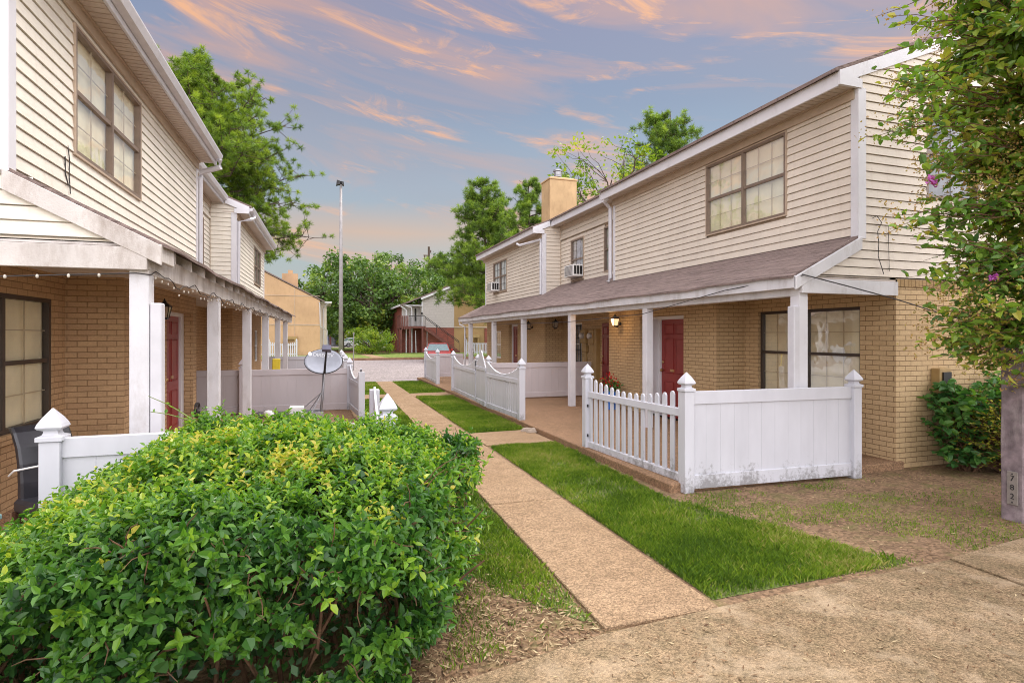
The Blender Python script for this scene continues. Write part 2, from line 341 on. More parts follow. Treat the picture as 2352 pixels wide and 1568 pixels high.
def build(name, mb, mat, parent=None, smooth=False, bevel=0, loc=None, fixn=True):
    org = ORG[parent] if parent is not None else Vector(loc or (0,0,0))
    me = bpy.data.meshes.new(name); me.from_pydata([(v[0]-org[0], v[1]-org[1], v[2]-org[2]) for v in mb.v], [], mb.f); me.update()
    if fixn and len(mb.f) < 30000:
        bm = bmesh.new(); bm.from_mesh(me); bmesh.ops.recalc_face_normals(bm, faces=bm.faces); bm.to_mesh(me); bm.free()
    if smooth: me.shade_smooth()
    o = link(name, me, mat, parent, loc)
    if bevel:
        b = o.modifiers.new('bevel', 'BEVEL'); b.width = bevel; b.segments = 1; b.limit_method = 'ANGLE'; b.angle_limit = R(50)
    return o
def thing(name, label, cat, loc=(0,0,0), group=None):
    o = bpy.data.objects.new(name, None); COL.objects.link(o); o.location = loc; ORG[o] = Vector(loc); o.empty_display_size = .2
    return props(o, label, cat, group)
def struct(name, mb, mat, **k): return props(build(name, mb, mat, **k), kind='structure')
def copy_tree(o, parent=None):
    c = o.copy(); COL.objects.link(c); c.parent = parent; ORG[c] = ORG[o]
    for ch in list(o.children): copy_tree(ch, c)
    return c
def leafmesh(name, quads, tint, mat, parent=None, loc=None):
    """quads: (N,4,3) array; tint: (N,)"""
    org = np.array(ORG[parent] if parent is not None else (loc or (0,0,0)))
    n = len(quads); me = bpy.data.meshes.new(name)
    me.vertices.add(n*4); me.vertices.foreach_set('co', (quads-org).astype(np.float32).reshape(-1))
    me.loops.add(n*4); me.loops.foreach_set('vertex_index', np.arange(n*4, dtype=np.int32))
    me.polygons.add(n); me.polygons.foreach_set('loop_start', np.arange(0, n*4, 4, dtype=np.int32))
    me.update(calc_edges=True)
    at = me.attributes.new('tint', 'FLOAT', 'FACE'); at.data.foreach_set('value', np.clip(tint, 0, 1).astype(np.float32))
    return link(name, me, mat, parent, loc)
def unit(a): return a/np.maximum(np.linalg.norm(a, axis=-1, keepdims=True), 1e-9)
def leaves(pos, direc, nrm, ln, wd, fold=.25):
    """two quads per leaf folded on the midrib. returns (2N,4,3)"""
    d = unit(direc); s = unit(np.cross(d, nrm)); u = unit(np.cross(s, d)); ln = ln[:, None]; wd = wd[:, None]
    b = pos; t = pos + d*ln - u*ln*.12
    l1 = pos + d*ln*.32 + s*wd*.5 + u*wd*fold; l2 = pos + d*ln*.72 + s*wd*.36 + u*wd*fold*.6
    r1 = pos + d*ln*.32 - s*wd*.5 + u*wd*fold; r2 = pos + d*ln*.72 - s*wd*.36 + u*wd*fold*.6
    q = np.empty((len(pos)*2, 4, 3)); q[0::2] = np.stack([b, l1, l2, t], 1); q[1::2] = np.stack([b, t, r2, r1], 1)
    return q
def simple_quads(pos, direc, nrm, ln, wd):
    d = unit(direc); s = unit(np.cross(d, nrm)); ln = ln[:, None]; wd = wd[:, None]
    return np.stack([pos, pos+d*ln*.45+s*wd*.5, pos+d*ln, pos+d*ln*.45-s*wd*.5], 1)
def rv(n): return unit(RNG.normal(size=(n, 3)))

# ---------------------------------------------------------------- frames of the two terraces (u = away from the path, v = along it)
def FR(u, v, z): return (5.65+u, 5.5+v, z)
_a = R(1.0)
def FL(u, v, z): return (-1.38 - u*math.cos(_a) + v*math.sin(_a), 5.3 + v*math.cos(_a) + u*math.sin(_a), z)
class W:
    """a wall line: origin, direction and outward normal in plan"""
    def __init__(s, fr, o, d, n): s.fr, s.o, s.d, s.n = fr, o, d, n
    def p(s, a, out, z):
        u = s.o[0]+s.d[0]*a+s.n[0]*out; v = s.o[1]+s.d[1]*a+s.n[1]*out
        return tuple(s.fr(u, v, z)) if s.fr else (u, v, z)
    def mb(s): return MB(lambda a, out, z: s.p(a, out, z))
def panel(mb, s0, s1, z0, z1, holes=(), out=0, rev=.12):
    xs = sorted({s0, s1, *[h[0] for h in holes], *[h[1] for h in holes]}); zs = sorted({z0, z1, *[h[2] for h in holes], *[h[3] for h in holes]})
    for i in range(len(xs)-1):
        for k in range(len(zs)-1):
            cx, cz = (xs[i]+xs[i+1])/2, (zs[k]+zs[k+1])/2
            if any(h[0] < cx < h[1] and h[2] < cz < h[3] for h in holes): continue
            mb.add([(xs[i],out,zs[k]),(xs[i+1],out,zs[k]),(xs[i+1],out,zs[k+1]),(xs[i],out,zs[k+1])], [(0,1,2,3)])
    for a, b, c, e in holes:
        for q in ([(a,out,c),(a,out-rev,c),(a,out-rev,e),(a,out,e)], [(b,out,c),(b,out-rev,c),(b,out-rev,e),(b,out,e)], [(a,out,e),(b,out,e),(b,out-rev,e),(a,out-rev,e)], [(a,out,c),(b,out,c),(b,out-rev,c),(a,out-rev,c)]): mb.add(q, [(0,1,2,3)])
def siding(mb, z0, z1, rng, holes=(), h=.113):
    k = 0
    while z0+k*h < z1-.01:
        a, b = z0+k*h, min(z0+(k+1)*h, z1); k += 1
        r = rng((a+b)/2)
        if r is None or r[1]-r[0] < .02: continue
        segs = [r]
        for q in holes:
            if q[2] < b-.02 and q[3] > a+.02:
                ns = []
                for s0, s1 in segs:
                    if q[1] <= s0 or q[0] >= s1: ns.append((s0, s1)); continue
                    if q[0] > s0: ns.append((s0, q[0]))
                    if q[1] < s1: ns.append((q[1], s1))
                segs = ns
        for s0, s1 in segs:
            g_ = min(.009, h*.1); c = a+g_
            mb.add([(s0,.022,c),(s1,.022,c),(s1,.008,b),(s0,.008,b),(s0,-.010,c),(s1,-.010,c),(s0,-.010,a),(s1,-.010,a),(s0,.008,a),(s1,.008,a)], [(0,1,2,3),(0,4,5,1),(4,6,7,5),(6,8,9,7)])
def window(house, w, s0, s1, z0, z1, units=2, cols=3, rows=2, fm=None, blind=None, munt=None, out=-.05, fw=.045, label=None, two=True):
    fm = fm or M_bronze; blind = blind or M_blind; munt = munt or M_muntin
    m = w.mb(); d0, d1 = out-.02, out+.045
    m.box(s0, s1, d0, d1, z0, z0+fw).box(s0, s1, d0, d1, z1-fw, z1)
    uw = (s1-s0)/units
    for i in range(units+1):
        c = s0+i*uw; a, b = (c, c+fw) if i == 0 else ((c-fw, c) if i == units else (c-fw*.6, c+fw*.6)); m.box(a, b, d0, d1, z0+fw, z1-fw)
    zm = (z0+z1)/2
    if two:
        for i in range(units): m.box(s0+i*uw+fw*.61, s0+(i+1)*uw-fw*.61, d0+.005, d1-.012, zm-.022, zm+.022)
    o = build('window', m, fm, house)
    if label: o['label'] = label
    g = w.mb(); b_ = w.mb(); q = w.mb()
    g.add([(s0+.01,out+.012,z0+.01),(s1-.01,out+.012,z0+.01),(s1-.01,out+.012,z1-.01),(s0+.01,out+.012,z1-.01)], [(0,1,2,3)])
    b_.add([(s0+.01,out-.03,z0+.01),(s1-.01,out-.03,z0+.01),(s1-.01,out-.03,z1-.01),(s0+.01,out-.03,z1-.01)], [(0,1,2,3)])
    halves = [(z0+fw, zm-.022), (zm+.022, z1-fw)] if two else [(z0+fw, z1-fw)]
    for i in range(units):
        a, b = s0+i*uw+fw, s0+(i+1)*uw-fw
        for lo, hi in halves:
            for c in range(1, cols): x = a+(b-a)*c/cols; q.box(x-.005, x+.005, out-.006, out+.006, lo, hi)
            for r in range(1, rows): z = lo+(hi-lo)*r/rows; q.box(a, b, out-.004, out+.004, z-.005, z+.005)
    build('blind', b_, blind, o); build('pane', g, M_glass, o); build('muntins', q, munt, o)
    return o
def door(house, w, s0, s1, z0, z1, out, mat, knob_at, slot=True, label=None):
    m = w.mb(); m.box(s0, s1, out-.04, out, z0, z1); W_ = s1-s0; H = z1-z0
    d = build('door', m, mat, house)
    if label: d['label'] = label
    p = w.mb()
    for (a, b) in ((.13, .45), (.55, .87)):
        for (c, e) in ((.06, .36), (.45, .80), (.85, .95)):
            x0, x1, y0, y1 = s0+a*W_, s0+b*W_, z0+c*H, z0+e*H
            p.loft([[(x0,out,y0),(x1,out,y0),(x1,out,y1),(x0,out,y1)], [(x0+.015,out-.012+.02,y0+.015),(x1-.015,out+.008,y0+.015),(x1-.015,out+.008,y1-.015),(x0+.015,out+.008,y1-.015)]])
            for q in ((x0-.012,x0,y0-.012,y1+.012),(x1,x1+.012,y0-.012,y1+.012),(x0,x1,y0-.012,y0),(x0,x1,y1,y1+.012)): p.box(q[0], q[1], out-.001, out+.014, q[2], q[3])
    build('raised_panel', p, mat, d)
    ks = s0+.07 if knob_at == 0 else s1-.07
    k = w.mb(); k.sphere((ks, out+.06, z0+.95), .032).tube([(ks,out,z0+.95),(ks,out+.05,z0+.95)], .014); k.sphere((ks, out+.02, z0+1.12), .03, sq=(1,.7,1))
    build('door_knob', k, M_brass, d, smooth=True)
    if slot: build('mail_slot', w.mb().box((s0+s1)/2-.03+.05, (s0+s1)/2+.15, out, out+.015, z0+.93, z0+.98), M_brass, d)
    return d
def lantern(house, w, s, z, out0, lit=False):
    m = w.mb(); m.sphere((s, out0+.02, z-.04), .045, sq=(1,.5,1)).tube([(s,out0+.02,z-.04),(s,out0+.09,z-.12),(s,out0+.15,z-.10)], .011, 6)
    c = (s, out0+.15)
    def sq(r, zz): return [(c[0]-r,c[1]-r,zz),(c[0]+r,c[1]-r,zz),(c[0]+r,c[1]+r,zz),(c[0]-r,c[1]+r,zz)]
    m.loft([sq(.035, z-.11), sq(.045, z-.095), sq(.045, z-.085)]); m.loft([sq(.085, z+.07), sq(.075, z+.085), sq(.03, z+.13), sq(.012, z+.16), sq(.004, z+.19)])
    for a in (-1, 1):
        for b in (-1, 1): m.tube([(c[0]+a*.042,c[1]+b*.042,z-.09),(c[0]+a*.072,c[1]+b*.072,z+.075)], .006, 4)
    o = build('wall_lantern', m, M_iron, house)
    g = w.mb(); g.loft([sq(.040, z-.084), sq(.069, z+.068)]); build('lantern_glass', g, M_glow if lit else M_lampglass, o)
    if lit:
        l = bpy.data.lights.new('lantern_light', 'POINT'); l.energy = 7; l.color = (1, .62, .28); l.shadow_soft_size = .06
        lo = bpy.data.objects.new('lantern_light', l); COL.objects.link(lo); lo.location = w.p(s, out0+.26, z+.02)
    return o
def downspout(house, fr, pts, r=.04, mat=None, name='downspout'):
    m = MB(fr); m.tube(pts, r, 6); return build(name, m, mat or M_gutter, house)

# ---------------------------------------------------------------- a terrace
def terrace(root, fr, sid, brk, left=False, uw=.9):
    ur = uw+.61; ul1, ul2 = 1.56, .95; L1, L2, L3 = 6.4, 10.9, 17.3
    zt, zp = 5.0, 3.05
    zroof = lambda u: 5.10 + (u-.55)*.40
    # brick walls
    w1 = W(fr, (ul1, 0), (0, 1), (-1, 0)); w2 = W(fr, (ul2, 2.83), (0, 1), (-1, 0)); w3 = W(fr, (ul1, 6.75), (0, 1), (-1, 0)); w4 = W(fr, (ul2, L2), (0, 1), (-1, 0))
    b = w1.mb(); panel(b, 0, 2.83, 0, 3.0, [(.53, 2.49, .79, 2.17)]); build('brick_wall', b, brk, root, fixn=False)
    dh = (.95, 2.52) if not left else (1.9, 3.66)
    b = w2.mb(); panel(b, 0, 3.92, 0, 3.0, [(dh[0], dh[1], .1, 2.16)], rev=.16)
    build('brick_wall', b, brk, root, fixn=False)
    for vv in (2.83, 6.75, L2): build('brick_return', MB(fr).add([(ul2,vv,0),(ul1,vv,0),(ul1,vv,3),(ul2,vv,3)], [(0,1,2,3)]), brk, root, fixn=False)
    b = w3.mb(); panel(b, 0, 4.15, 0, 3.0, [(2.75, 3.65, .9, 2.14)] if not left else []); build('brick_wall', b, brk, root, fixn=False)
    b = w4.mb(); panel(b, 0, 6.4, 0, 3.0, [(2.55, 3.55, .1, 2.17), (4.5, 5.3, .9, 1.95)], rev=.14); build('brick_wall', b, brk, root, fixn=False)
    far = MB(fr); far.add([(ul2,L3,0),(9.3,L3,0),(9.3,L3,5.1),(ul2,L3,5.1)], [(0,1,2,3)]); far.add([(uw,L3,5.1),(9,L3,5.1),(4.9,L3,6.8)], [(0,1,2)]).add([(9.3,0,0),(9.3,L3,0),(9.3,L3,5.1),(9.3,0,5.1)], [(0,1,2,3)]); build('rear_wall', far, sid, root, fixn=False)
    # near gable: brick below, siding above
    we = W(fr, (0, 0), (1, 0), (0, -1))
    b = we.mb(); panel(b, ul1, 9.3, 0, 2.40); build('brick_wall', b, brk, root, fixn=False)
    b = we.mb(); panel(b, ul1, 9.3, 2.40, 2.505, out=.012); b.add([(ul1,0,2.40),(9.3,0,2.40),(9.3,.012,2.40),(ul1,.012,2.40)], [(0,1,2,3)]); build('soldier_course', b, M_soldier, root, fixn=False)
    gw = (2.10, 3.15, 3.62, 4.86)
    def rng(z):
        if z < 3.1: return (max(-.02, (z-2.50)/.50*uw-.02), 9.3)
        lo = uw
        if z > zt+.12: lo = uw+(z-zt-.12)/.4; 
        hi = 9.3-(lo-uw)
        return (lo, hi) if hi > lo else None
    s = we.mb(); siding(s, 2.515, 6.8, rng, [gw] if not left else []); build('gable_siding', s, sid, root, fixn=False)
    s = we.mb(); panel(s, ul1-.1, 9.3, 2.5, 3.05, out=-.01); s.add([(0,-.01,2.5),(ul1,-.01,2.5),(ul1,-.01,3.1),(uw,-.01,3.05)], [(0,1,2,3)]); s.add([(uw,-.01,3.0),(9.3,-.01,3.0),(9.3,-.01,5.1),(4.9,-.01,6.8),(uw,-.01,5.1)], [(0,1,2,3,4)]) if left else panel(s, uw, 9.3, 3.05, 5.1, [gw], out=-.01); build('gable_backing', s, sid, root, fixn=False)
    if not left: window(root, we, *gw[:2], *gw[2:], units=1, cols=2, rows=2, fm=M_bframe, blind=M_blindgrey, munt=M_muntindark, out=-.03)
    # upper storey siding
    wu1 = W(fr, (uw, 0), (0, 1), (-1, 0)); wu2 = W(fr, (ur, L1), (0, 1), (-1, 0)); wu3 = W(fr, (uw, L2), (0, 1), (-1, 0)); wj = W(fr, (uw, L2), (1, 0), (0, -1)); wj1 = W(fr, (uw, L1), (1, 0), (0, 1))
    h1 = (1.18, 3.0, 3.55, 4.77) if not left else (1.17, 3.12, 3.50, 4.72)
    s = wu1.mb(); siding(s, 2.93, 4.92, lambda z: (0, L1), [h1]); o = build('siding_wall', s, sid, root, fixn=False)
    def J(w, h): # J-channel trim around a window
        m = w.mb(); a, b_, c, e = h; t = .02
        for q in ((a-t,a,c-t,e+t),(b_,b_+t,c-t,e+t),(a,b_,c-t,c),(a,b_,e,e+t)): m.box(q[0], q[1], -.01, .034, q[2], q[3])
        build('window_trim', m, M_trimtan, root)
    J(wu1, h1); window(root, wu1, *h1, units=2, cols=3 if not left else 2, rows=2, fm=M_bframe, munt=M_muntin, out=-.015, fw=.036)
    back = wu1.mb(); panel(back, 0, L1, 2.9, 5.0, [h1], out=-.016, rev=.04); build('wall_backing', back, M_trimtan, root, fixn=False)
    h3 = (2.85, 3.70, 3.42, 4.60); h2 = (1.15, 1.6, 3.46, 4.62)
    s = wu2.mb(); siding(s, 3.12, 4.72, lambda z: (0, L2-L1), [h3, h2]); siding_top = wu2.mb()
    build('siding_wall', s, sid, root, fixn=False)
    s = wu2.mb(); s.box(0, L2-L1, -.02, .05, 4.74, 4.79); siding(s, 4.79, 5.2, lambda z: (0, L2-L1)); build('frieze_siding', s, sid, root, fixn=False)
    back = wu2.mb(); panel(back, 0, L2-L1, 3.1, 5.3, [h3, h2], out=-.016, rev=.04); build('wall_backing', back, M_trimtan, root, fixn=False)
    J(wu2, h3); J(wu2, h2)
    window(root, wu2, *h3, units=1, cols=3, rows=2, fm=M_bframe, blind=M_blindgrey, munt=M_muntindark, out=-.015, fw=.04); window(root, wu2, *h2, units=1, cols=1, rows=1, fm=M_bframe, blind=M_blindgrey, munt=M_muntindark, out=-.015, fw=.035)
    h4 = (3.55, 5.25, 3.45, 4.62)
    s = wu3.mb(); siding(s, 2.93, 4.92, lambda z: (0, L3-L2), [h4]); build('siding_wall', s, sid, root, fixn=False)
    back = wu3.mb(); panel(back, 0, L3-L2, 2.9, 5.0, [h4], out=-.016, rev=.04); build('wall_backing', back, M_trimtan, root, fixn=False)
    J(wu3, h4); window(root, wu3, *h4, units=2, cols=2, rows=2, fm=M_bframe, blind=M_blindwhite, munt=M_muntindark, out=-.015, fw=.045)
    s = wj.mb(); siding(s, 2.98, 5.25, lambda z: (0, ur-uw)); panel(s, 0, ur-uw, 2.9, 5.25, out=-.016); siding2 = wj1.mb(); panel(siding2, 0, ur-uw, 2.9, 5.25, out=0)
    build('siding_wall', s, sid, root, fixn=False); build('siding_wall', siding2, sid, root, fixn=False)
    # corner boards
    for (u, v, z0, a, b_) in ((uw, 0, 3.0, -.03, .1), (uw, L2, 2.98, -.03, .1), (uw, L1-.08, 3.05, -.03, .1), (uw, L3-.08, 3.02, -.03, .1)):
        m = MB(fr); m.box(u-.03, u+.0, v+.0005, v+.09, z0, 4.98); 
        if v in (0, L2): m.box(u-.033, u+.10, v-.03, v, z0, 4.93)
        build('corner_board', m, M_white, root, bevel=.003)
    m = MB(fr); m.box(ur-.035, ur-.02, L2-.035, L2-.0, 3.2, 5.2); build('corner_trim', m, M_trimtan, root)
    # frieze trim + soffit + eave
    for (v0, v1, ue, uwall) in ((0, L1+.02, .55, uw), (L1+.02, L2-.02, 1.15, ur), (L2-.02, L3+.25, .55, uw)):
        ze = zroof(ue)
        m = MB(fr); m.box(ue+.03, uwall+.3, v0, v1, ze-.16, ze-.135)
        n = int((v1-v0)/.10)
        for i in range(n): m.box(ue+.05, uwall-.02, v0+i*.10+.012, v0+i*.10+.085, ze-.166, ze-.160)
        build('soffit', m, M_soffit, root)
        m = MB(fr); m.box(uwall-.05, uwall-.021, v0+.03, v1-.03, ze-.30, ze-.161); m.box(uwall-.075, uwall-.05, v0+.03, v1-.03, ze-.19, ze-.161); build('frieze_board', m, M_trimtan, root)
        m = MB(fr); m.box(ue, ue+.03, v0+.001, v1, ze-.19, ze-.003); 
        build('fascia', m, M_white if not left else M_gutter, root, bevel=.004)
        if left:
            g = MB(fr); k = [(ue-.005,ze-.12),(ue-.08,ze-.10),(ue-.11,ze-.02),(ue-.11,ze-.0),(ue-.10,ze-.0),(ue-.09,ze-.03),(ue-.005,ze-.03)]
            g.loft([[(a, v0-.03, z) for a, z in k], [(a, v1+.01, z) for a, z in k]]); build('gutter', g, M_gutter, root)
            for i in range(int((v1-v0)/1.0)): pass
    # main roof as one slab with stepped eave
    def slab(u0, u1, v0, v1, th=.05):
        m = MB(fr); a, b_ = zroof(u0), zroof(u1)
        m.hexa([(u0,v0,a),(u1,v0,b_),(u1,v1,b_),(u0,v1,a),(u0,v0,a+th),(u1,v0,b_+th),(u1,v1,b_+th),(u0,v1,a+th)]); return m
    r = slab(.50, 5.1, -.03, L1+.04); r2 = slab(1.10, 5.1, L1+.04, L2-.04); r3 = slab(.50, 5.1, L2-.04, L3+.28)
    for q in (r2, r3): n = len(r.v); r.v += q.v; r.f += [tuple(i+n for i in f) for f in q.f]
    zr = zroof(5.1); m = MB(fr); m.hexa([(5.1,-.03,zr),(9.7,-.03,zr-1.84),(9.7,L3+.28,zr-1.84),(5.1,L3+.28,zr),(5.1,-.03,zr+.05),(9.7,-.03,zr-1.79),(9.7,L3+.28,zr-1.79),(5.1,L3+.28,zr+.05)])
    n = len(r.v); r.v += m.v; r.f += [tuple(i+n for i in f) for f in m.f]
    build('roof', r, M_shingle, root)
    def rake(u0, u1, v, h=.17, t=.03, name='rake_board', mat=None, zf=zroof, drop=0):
        m = MB(fr); a, b_ = zf(u0)-drop, zf(u1)-drop
        m.hexa([(u0,v-t,a-h),(u1,v-t,b_-h),(u1,v,b_-h),(u0,v,a-h),(u0,v-t,a),(u1,v-t,b_),(u1,v,b_),(u0,v,a)]); return build(name, m, mat or M_white, root, bevel=.003)
    rake(.55, 5.1, -.005); m = MB(fr); a, b_ = zroof(5.1), zroof(5.1)-1.8; m.hexa([(5.1,-.035,a-.17),(9.6,-.035,b_-.17),(9.6,-.005,b_-.17),(5.1,-.005,a-.17),(5.1,-.035,a),(9.6,-.035,b_),(9.6,-.005,b_),(5.1,-.005,a)]); build('rake_board', m, M_white, root)
    rake(.55, 1.12, L2-.03); rake(.55, 1.3, L1+.07, t=.03)
    # eave return box at the near corner
    m = MB(fr); m.loft([[(.546,-.042,4.92),(uw+.02,-.042,4.92),(uw+.02,-.042,5.03),(.546,-.042,5.08)], [(.546,-.003,4.92),(uw+.02,-.003,4.92),(uw+.02,-.003,5.03),(.546,-.003,5.08)]]); build('eave_return', m, M_white, root)
    m = MB(fr); m.loft([[(.546,L2-.068,4.92),(uw+.02,L2-.068,4.92),(uw+.02,L2-.068,5.03),(.546,L2-.068,5.08)], [(.546,L2-.028,4.92),(uw+.02,L2-.028,4.92),(uw+.02,L2-.028,5.03),(.546,L2-.028,5.08)]]); build('eave_return', m, M_white, root)
    # porch roof
    zpr = lambda u: 2.52 + (u+.15)*.505
    m = MB(fr)
    nseg = 34
    for (u0, u1, v0, v1) in ((-.20, uw+.02, -.02, L3+.45), (uw+.02, ur+.02, L1, L2)):
        for i in range(nseg if u0 < 0 else 1):
            a0 = v0+(v1-v0)*i/(nseg if u0 < 0 else 1); a1 = v0+(v1-v0)*(i+1)/(nseg if u0 < 0 else 1)
            dz = (lambda v: .012*math.sin(v*1.9)+.008*math.sin(v*5.1)) if u0 < 0 else (lambda v: 0)
            A, B_ = zpr(u0), zpr(u1)
            m.add([(u0,a0,A+dz(a0)),(u1,a0,B_),(u1,a1,B_),(u0,a1,A+dz(a1)),(u0,a0,A-.03+dz(a0)),(u1,a0,B_-.03),(u1,a1,B_-.03),(u0,a1,A-.03+dz(a1))], [(0,1,2,3),(4,7,6,5),(0,3,7,4)]+([(0,4,5,1)] if i == 0 else []))
    build('porch_roof', m, M_shingle, root, fixn=False)
    pm = M_beam if not left else M_wornbeam
    if not left:
        m = MB(fr); m.box(-.17, -.14, -.04, L3+.43, zpr(-.15)-.18, zpr(-.15)-.03); build('porch_fascia', m, pm, root, bevel=.004)
        m = MB(fr); m.box(-.14, .0, -.0, L3+.40, zpr(-.15)-.17, zpr(-.15)-.155); build('porch_soffit', m, M_soffit, root)
    else:
        m = MB(fr); m.box(-.17, -.14, -.04, .35, zpr(-.15)-.17, zpr(-.15)-.03); build('porch_fascia', m, pm, root, bevel=.004)
        for i in range(27):                                        # rafter tails left bare where the fascia is gone
            v = .5+i*.62; m = MB(fr); a, b_ = zpr(-.14)-.035, zpr(.9)-.035
            m.hexa([(-.14,v,a-.10),(.9,v,b_-.10),(.9,v+.04,b_-.10),(-.14,v+.04,a-.10),(-.14,v,a),(.9,v,b_),(.9,v+.04,b_),(-.14,v+.04,a)]); build('rafter_tail', m, pm, root)
    m = MB(fr); m.box(-.07, .07, -.0, L3+.3, 2.25, 2.44); build('porch_beam', m, pm, root, bevel=.005)
    m = MB(fr); m.box(-.07, ul1-.03, -.055, -.001, 2.28, 2.46); build('porch_end_beam', m, pm if not left else M_wornbeam, root, bevel=.004)
    m = MB(fr); a, b_ = zpr(-.17)-.03, zpr(uw)-.03
    m.hexa([(-.17,-.06,a-.16),(uw,-.06,b_-.16),(uw,-.025,b_-.16),(-.17,-.025,a-.16),(-.17,-.06,a),(uw,-.06,b_),(uw,-.025,b_),(-.17,-.025,a)]); build('porch_rake_board', m, pm, root, bevel=.004)
    m = MB(fr); m.box(.07, ul1, .0, L3+.3, 2.47, 2.49); build('porch_ceiling', m, M_soffit if not left else M_wornbeam, root)
    vs = (.0, 3.45, 6.75, 10.1, 13.1, 16.3) if not left else (.0, 3.0, 6.1, 9.2, 12.4, 15.3)
    for v in vs:
        m = MB(fr); m.box(-.07, .07, v, v+.14, .1 if not left else .02, 2.25); build('porch_post', m, M_white if not left else M_beam, root, bevel=.004)
    return dict(w1=w1, w2=w2, w3=w3, w4=w4, we=we, wu1=wu1, wu2=wu2, wu3=wu3, wj=wj, dh=dh, zpr=zpr, zroof=zroof, L=(L1, L2, L3), ur=ur, uw=uw)

def door_set(root, w, h, d0, d1, mat, knob, rev=.16, storm=None, label=None):
    s0, s1, z0, z1 = h; o = -rev
    m = w.mb()
    m.box(d0-.08, d0, o-.02, o+.04, z0, z1).box(d1, d1+.08, o-.02, o+.04, z0, z1).box(d0, d1, o-.02, o+.04, z1-.07, z1)
    if s1 > d1+.09: m.box(d1+.08, s1, o-.02, o+.01, z0, z1)
    if s0 < d0-.09: m.box(s0, d0-.08, o-.02, o+.01, z0, z1)
    build('door_frame', m, M_white, root, bevel=.003)
    return door(root, w, d0, d1, z0, z1-.07, o, mat, knob, label=label)

houseR = thing('townhouse_terrace', 'two storey terrace right of the path, beige siding over tan brick with intact porch fascia', 'townhouse', FR(4, 8, 0))
T = terrace(houseR, FR, M_siding, M_brick)
window(houseR, T['w1'], .53, 2.49, .79, 2.17, units=2, cols=3, rows=2, fm=M_bronze, out=-.09, fw=.045)
m = T['w1'].mb(); m.box(.47, 2.55, -.02, .05, .70, .79); build('brick_sill', m, M_brick, houseR)
dd = door_set(houseR, T['w2'], (T['dh'][0], T['dh'][1], .1, 2.16), 1.0, 1.92, M_red, 1, label='bright red panelled door with brass mail slot')
st = T['w2'].mb(); st.box(1.99, 2.02, -.14, .10, .14, 2.10); o = build('storm_door', st, M_white, houseR)
sc_ = T['w2'].mb()
sc_.tube([(1.98, .06+.03*math.cos(q*.9), .45+q*.035) for q in range(40)], .008, 4)
build('scroll_trim', sc_, M_offwhite, o)
lantern(houseR, T['w2'], 3.35, 2.08, 0, lit=True)
# recess with meters and barred window
w3 = T['w3']
window(houseR, w3, 2.75, 3.65, .9, 2.14, units=1, cols=2, rows=2, fm=M_offwhite, blind=M_blindgrey, munt=M_muntindark, out=-.07)
m = w3.mb()
for x in (2.8, 3.05, 3.3, 3.55): m.tube([(x,.03,.92),(x,.03,2.08)], .012, 5)
for z in (1.0, 1.35, 1.7, 2.05): m.tube([(2.78,.03,z),(3.6,.03,z)], .012, 5)
build('window_grille', m, M_iron, houseR)
for s in (1.95, 2.45):
    m = w3.mb(); m.box(s-.16, s+.16, 0, .13, 1.55, 1.93).box(s-.06, s+.06, 0, .06, .1, 1.55).box(s-.13, s+.13, 0, .10, 1.30, 1.5); o = build('electric_meter', m, M_tanpaint, houseR, bevel=.008)
    g = w3.mb(); g.tube([(s,.13,1.76),(s,.20,1.76),(s,.22,1.76)], [.085,.085,.06], 14); build('meter_dial', g, M_glassm, o, smooth=False)
m = w3.mb(); m.box(1.72, 2.68, 0, .03, 1.15, 1.25).box(1.62, 1.75, 0, .12, .1, 1.95); build('meter_panel', m, M_tanpaint, houseR)
m = w3.mb(); m.box(.62, .72, 0, .10, .1, 2.15); build('door_frame', m, M_white, houseR); door(houseR, w3, .72, 1.42, .1, 2.1, .05, M_dred, 1, slot=False)
door_set(houseR, T['w4'], (2.55, 3.55, .1, 2.17), 2.62, 3.4, M_dred, 0, rev=.14)
window(houseR, T['w4'], 4.5, 5.3, .9, 1.95, units=1, cols=2, rows=2, fm=M_offwhite, blind=M_blindgrey, munt=M_muntindark, out=-.06)
lantern(houseR, T['w4'], 1.05, 2.08, 0)
lantern(houseR, W(FR, (.95, 10.9), (1, 0), (0, -1)), .30, 2.10, 0)
# downspouts
L1, L2, L3 = T['L']
downspout(houseR, FR, [(.62,L1-.2,4.93),(.66,L1+.02,4.88),(.83,L1+.06,4.75),(.83,L1+.06,3.12),(.76,L1+.05,3.02)], .045)
downspout(houseR, FR, [(.35,L2+.9,4.72),(.42,L2+.8,4.66),(.83,L2+.06,4.74),(.84,L2+.05,4.60),(.84,L2+.05,3.05)], .04)
downspout(houseR, FR, [(-.12,L3+.5,2.42),(-.10,L3+.5,2.24),(.05,L3+.22,2.14),(.05,L3+.2,.12)], .035)
m = MB(FR); m.box(-.165, -.075, -.02, .09, .12, 2.12); build('downspout', m, M_gutter, houseR, bevel=.008)
m = MB(FR); m.box(2.2, 2.42, -.12, 0, .98, 1.32); o = build('utility_box', m, M_tanpaint, houseR, bevel=.01); m = MB(FR); m.box(2.25, 2.40, -.14, -.12, 1.02, 1.27); build('meter_dial', m, M_iron, o)
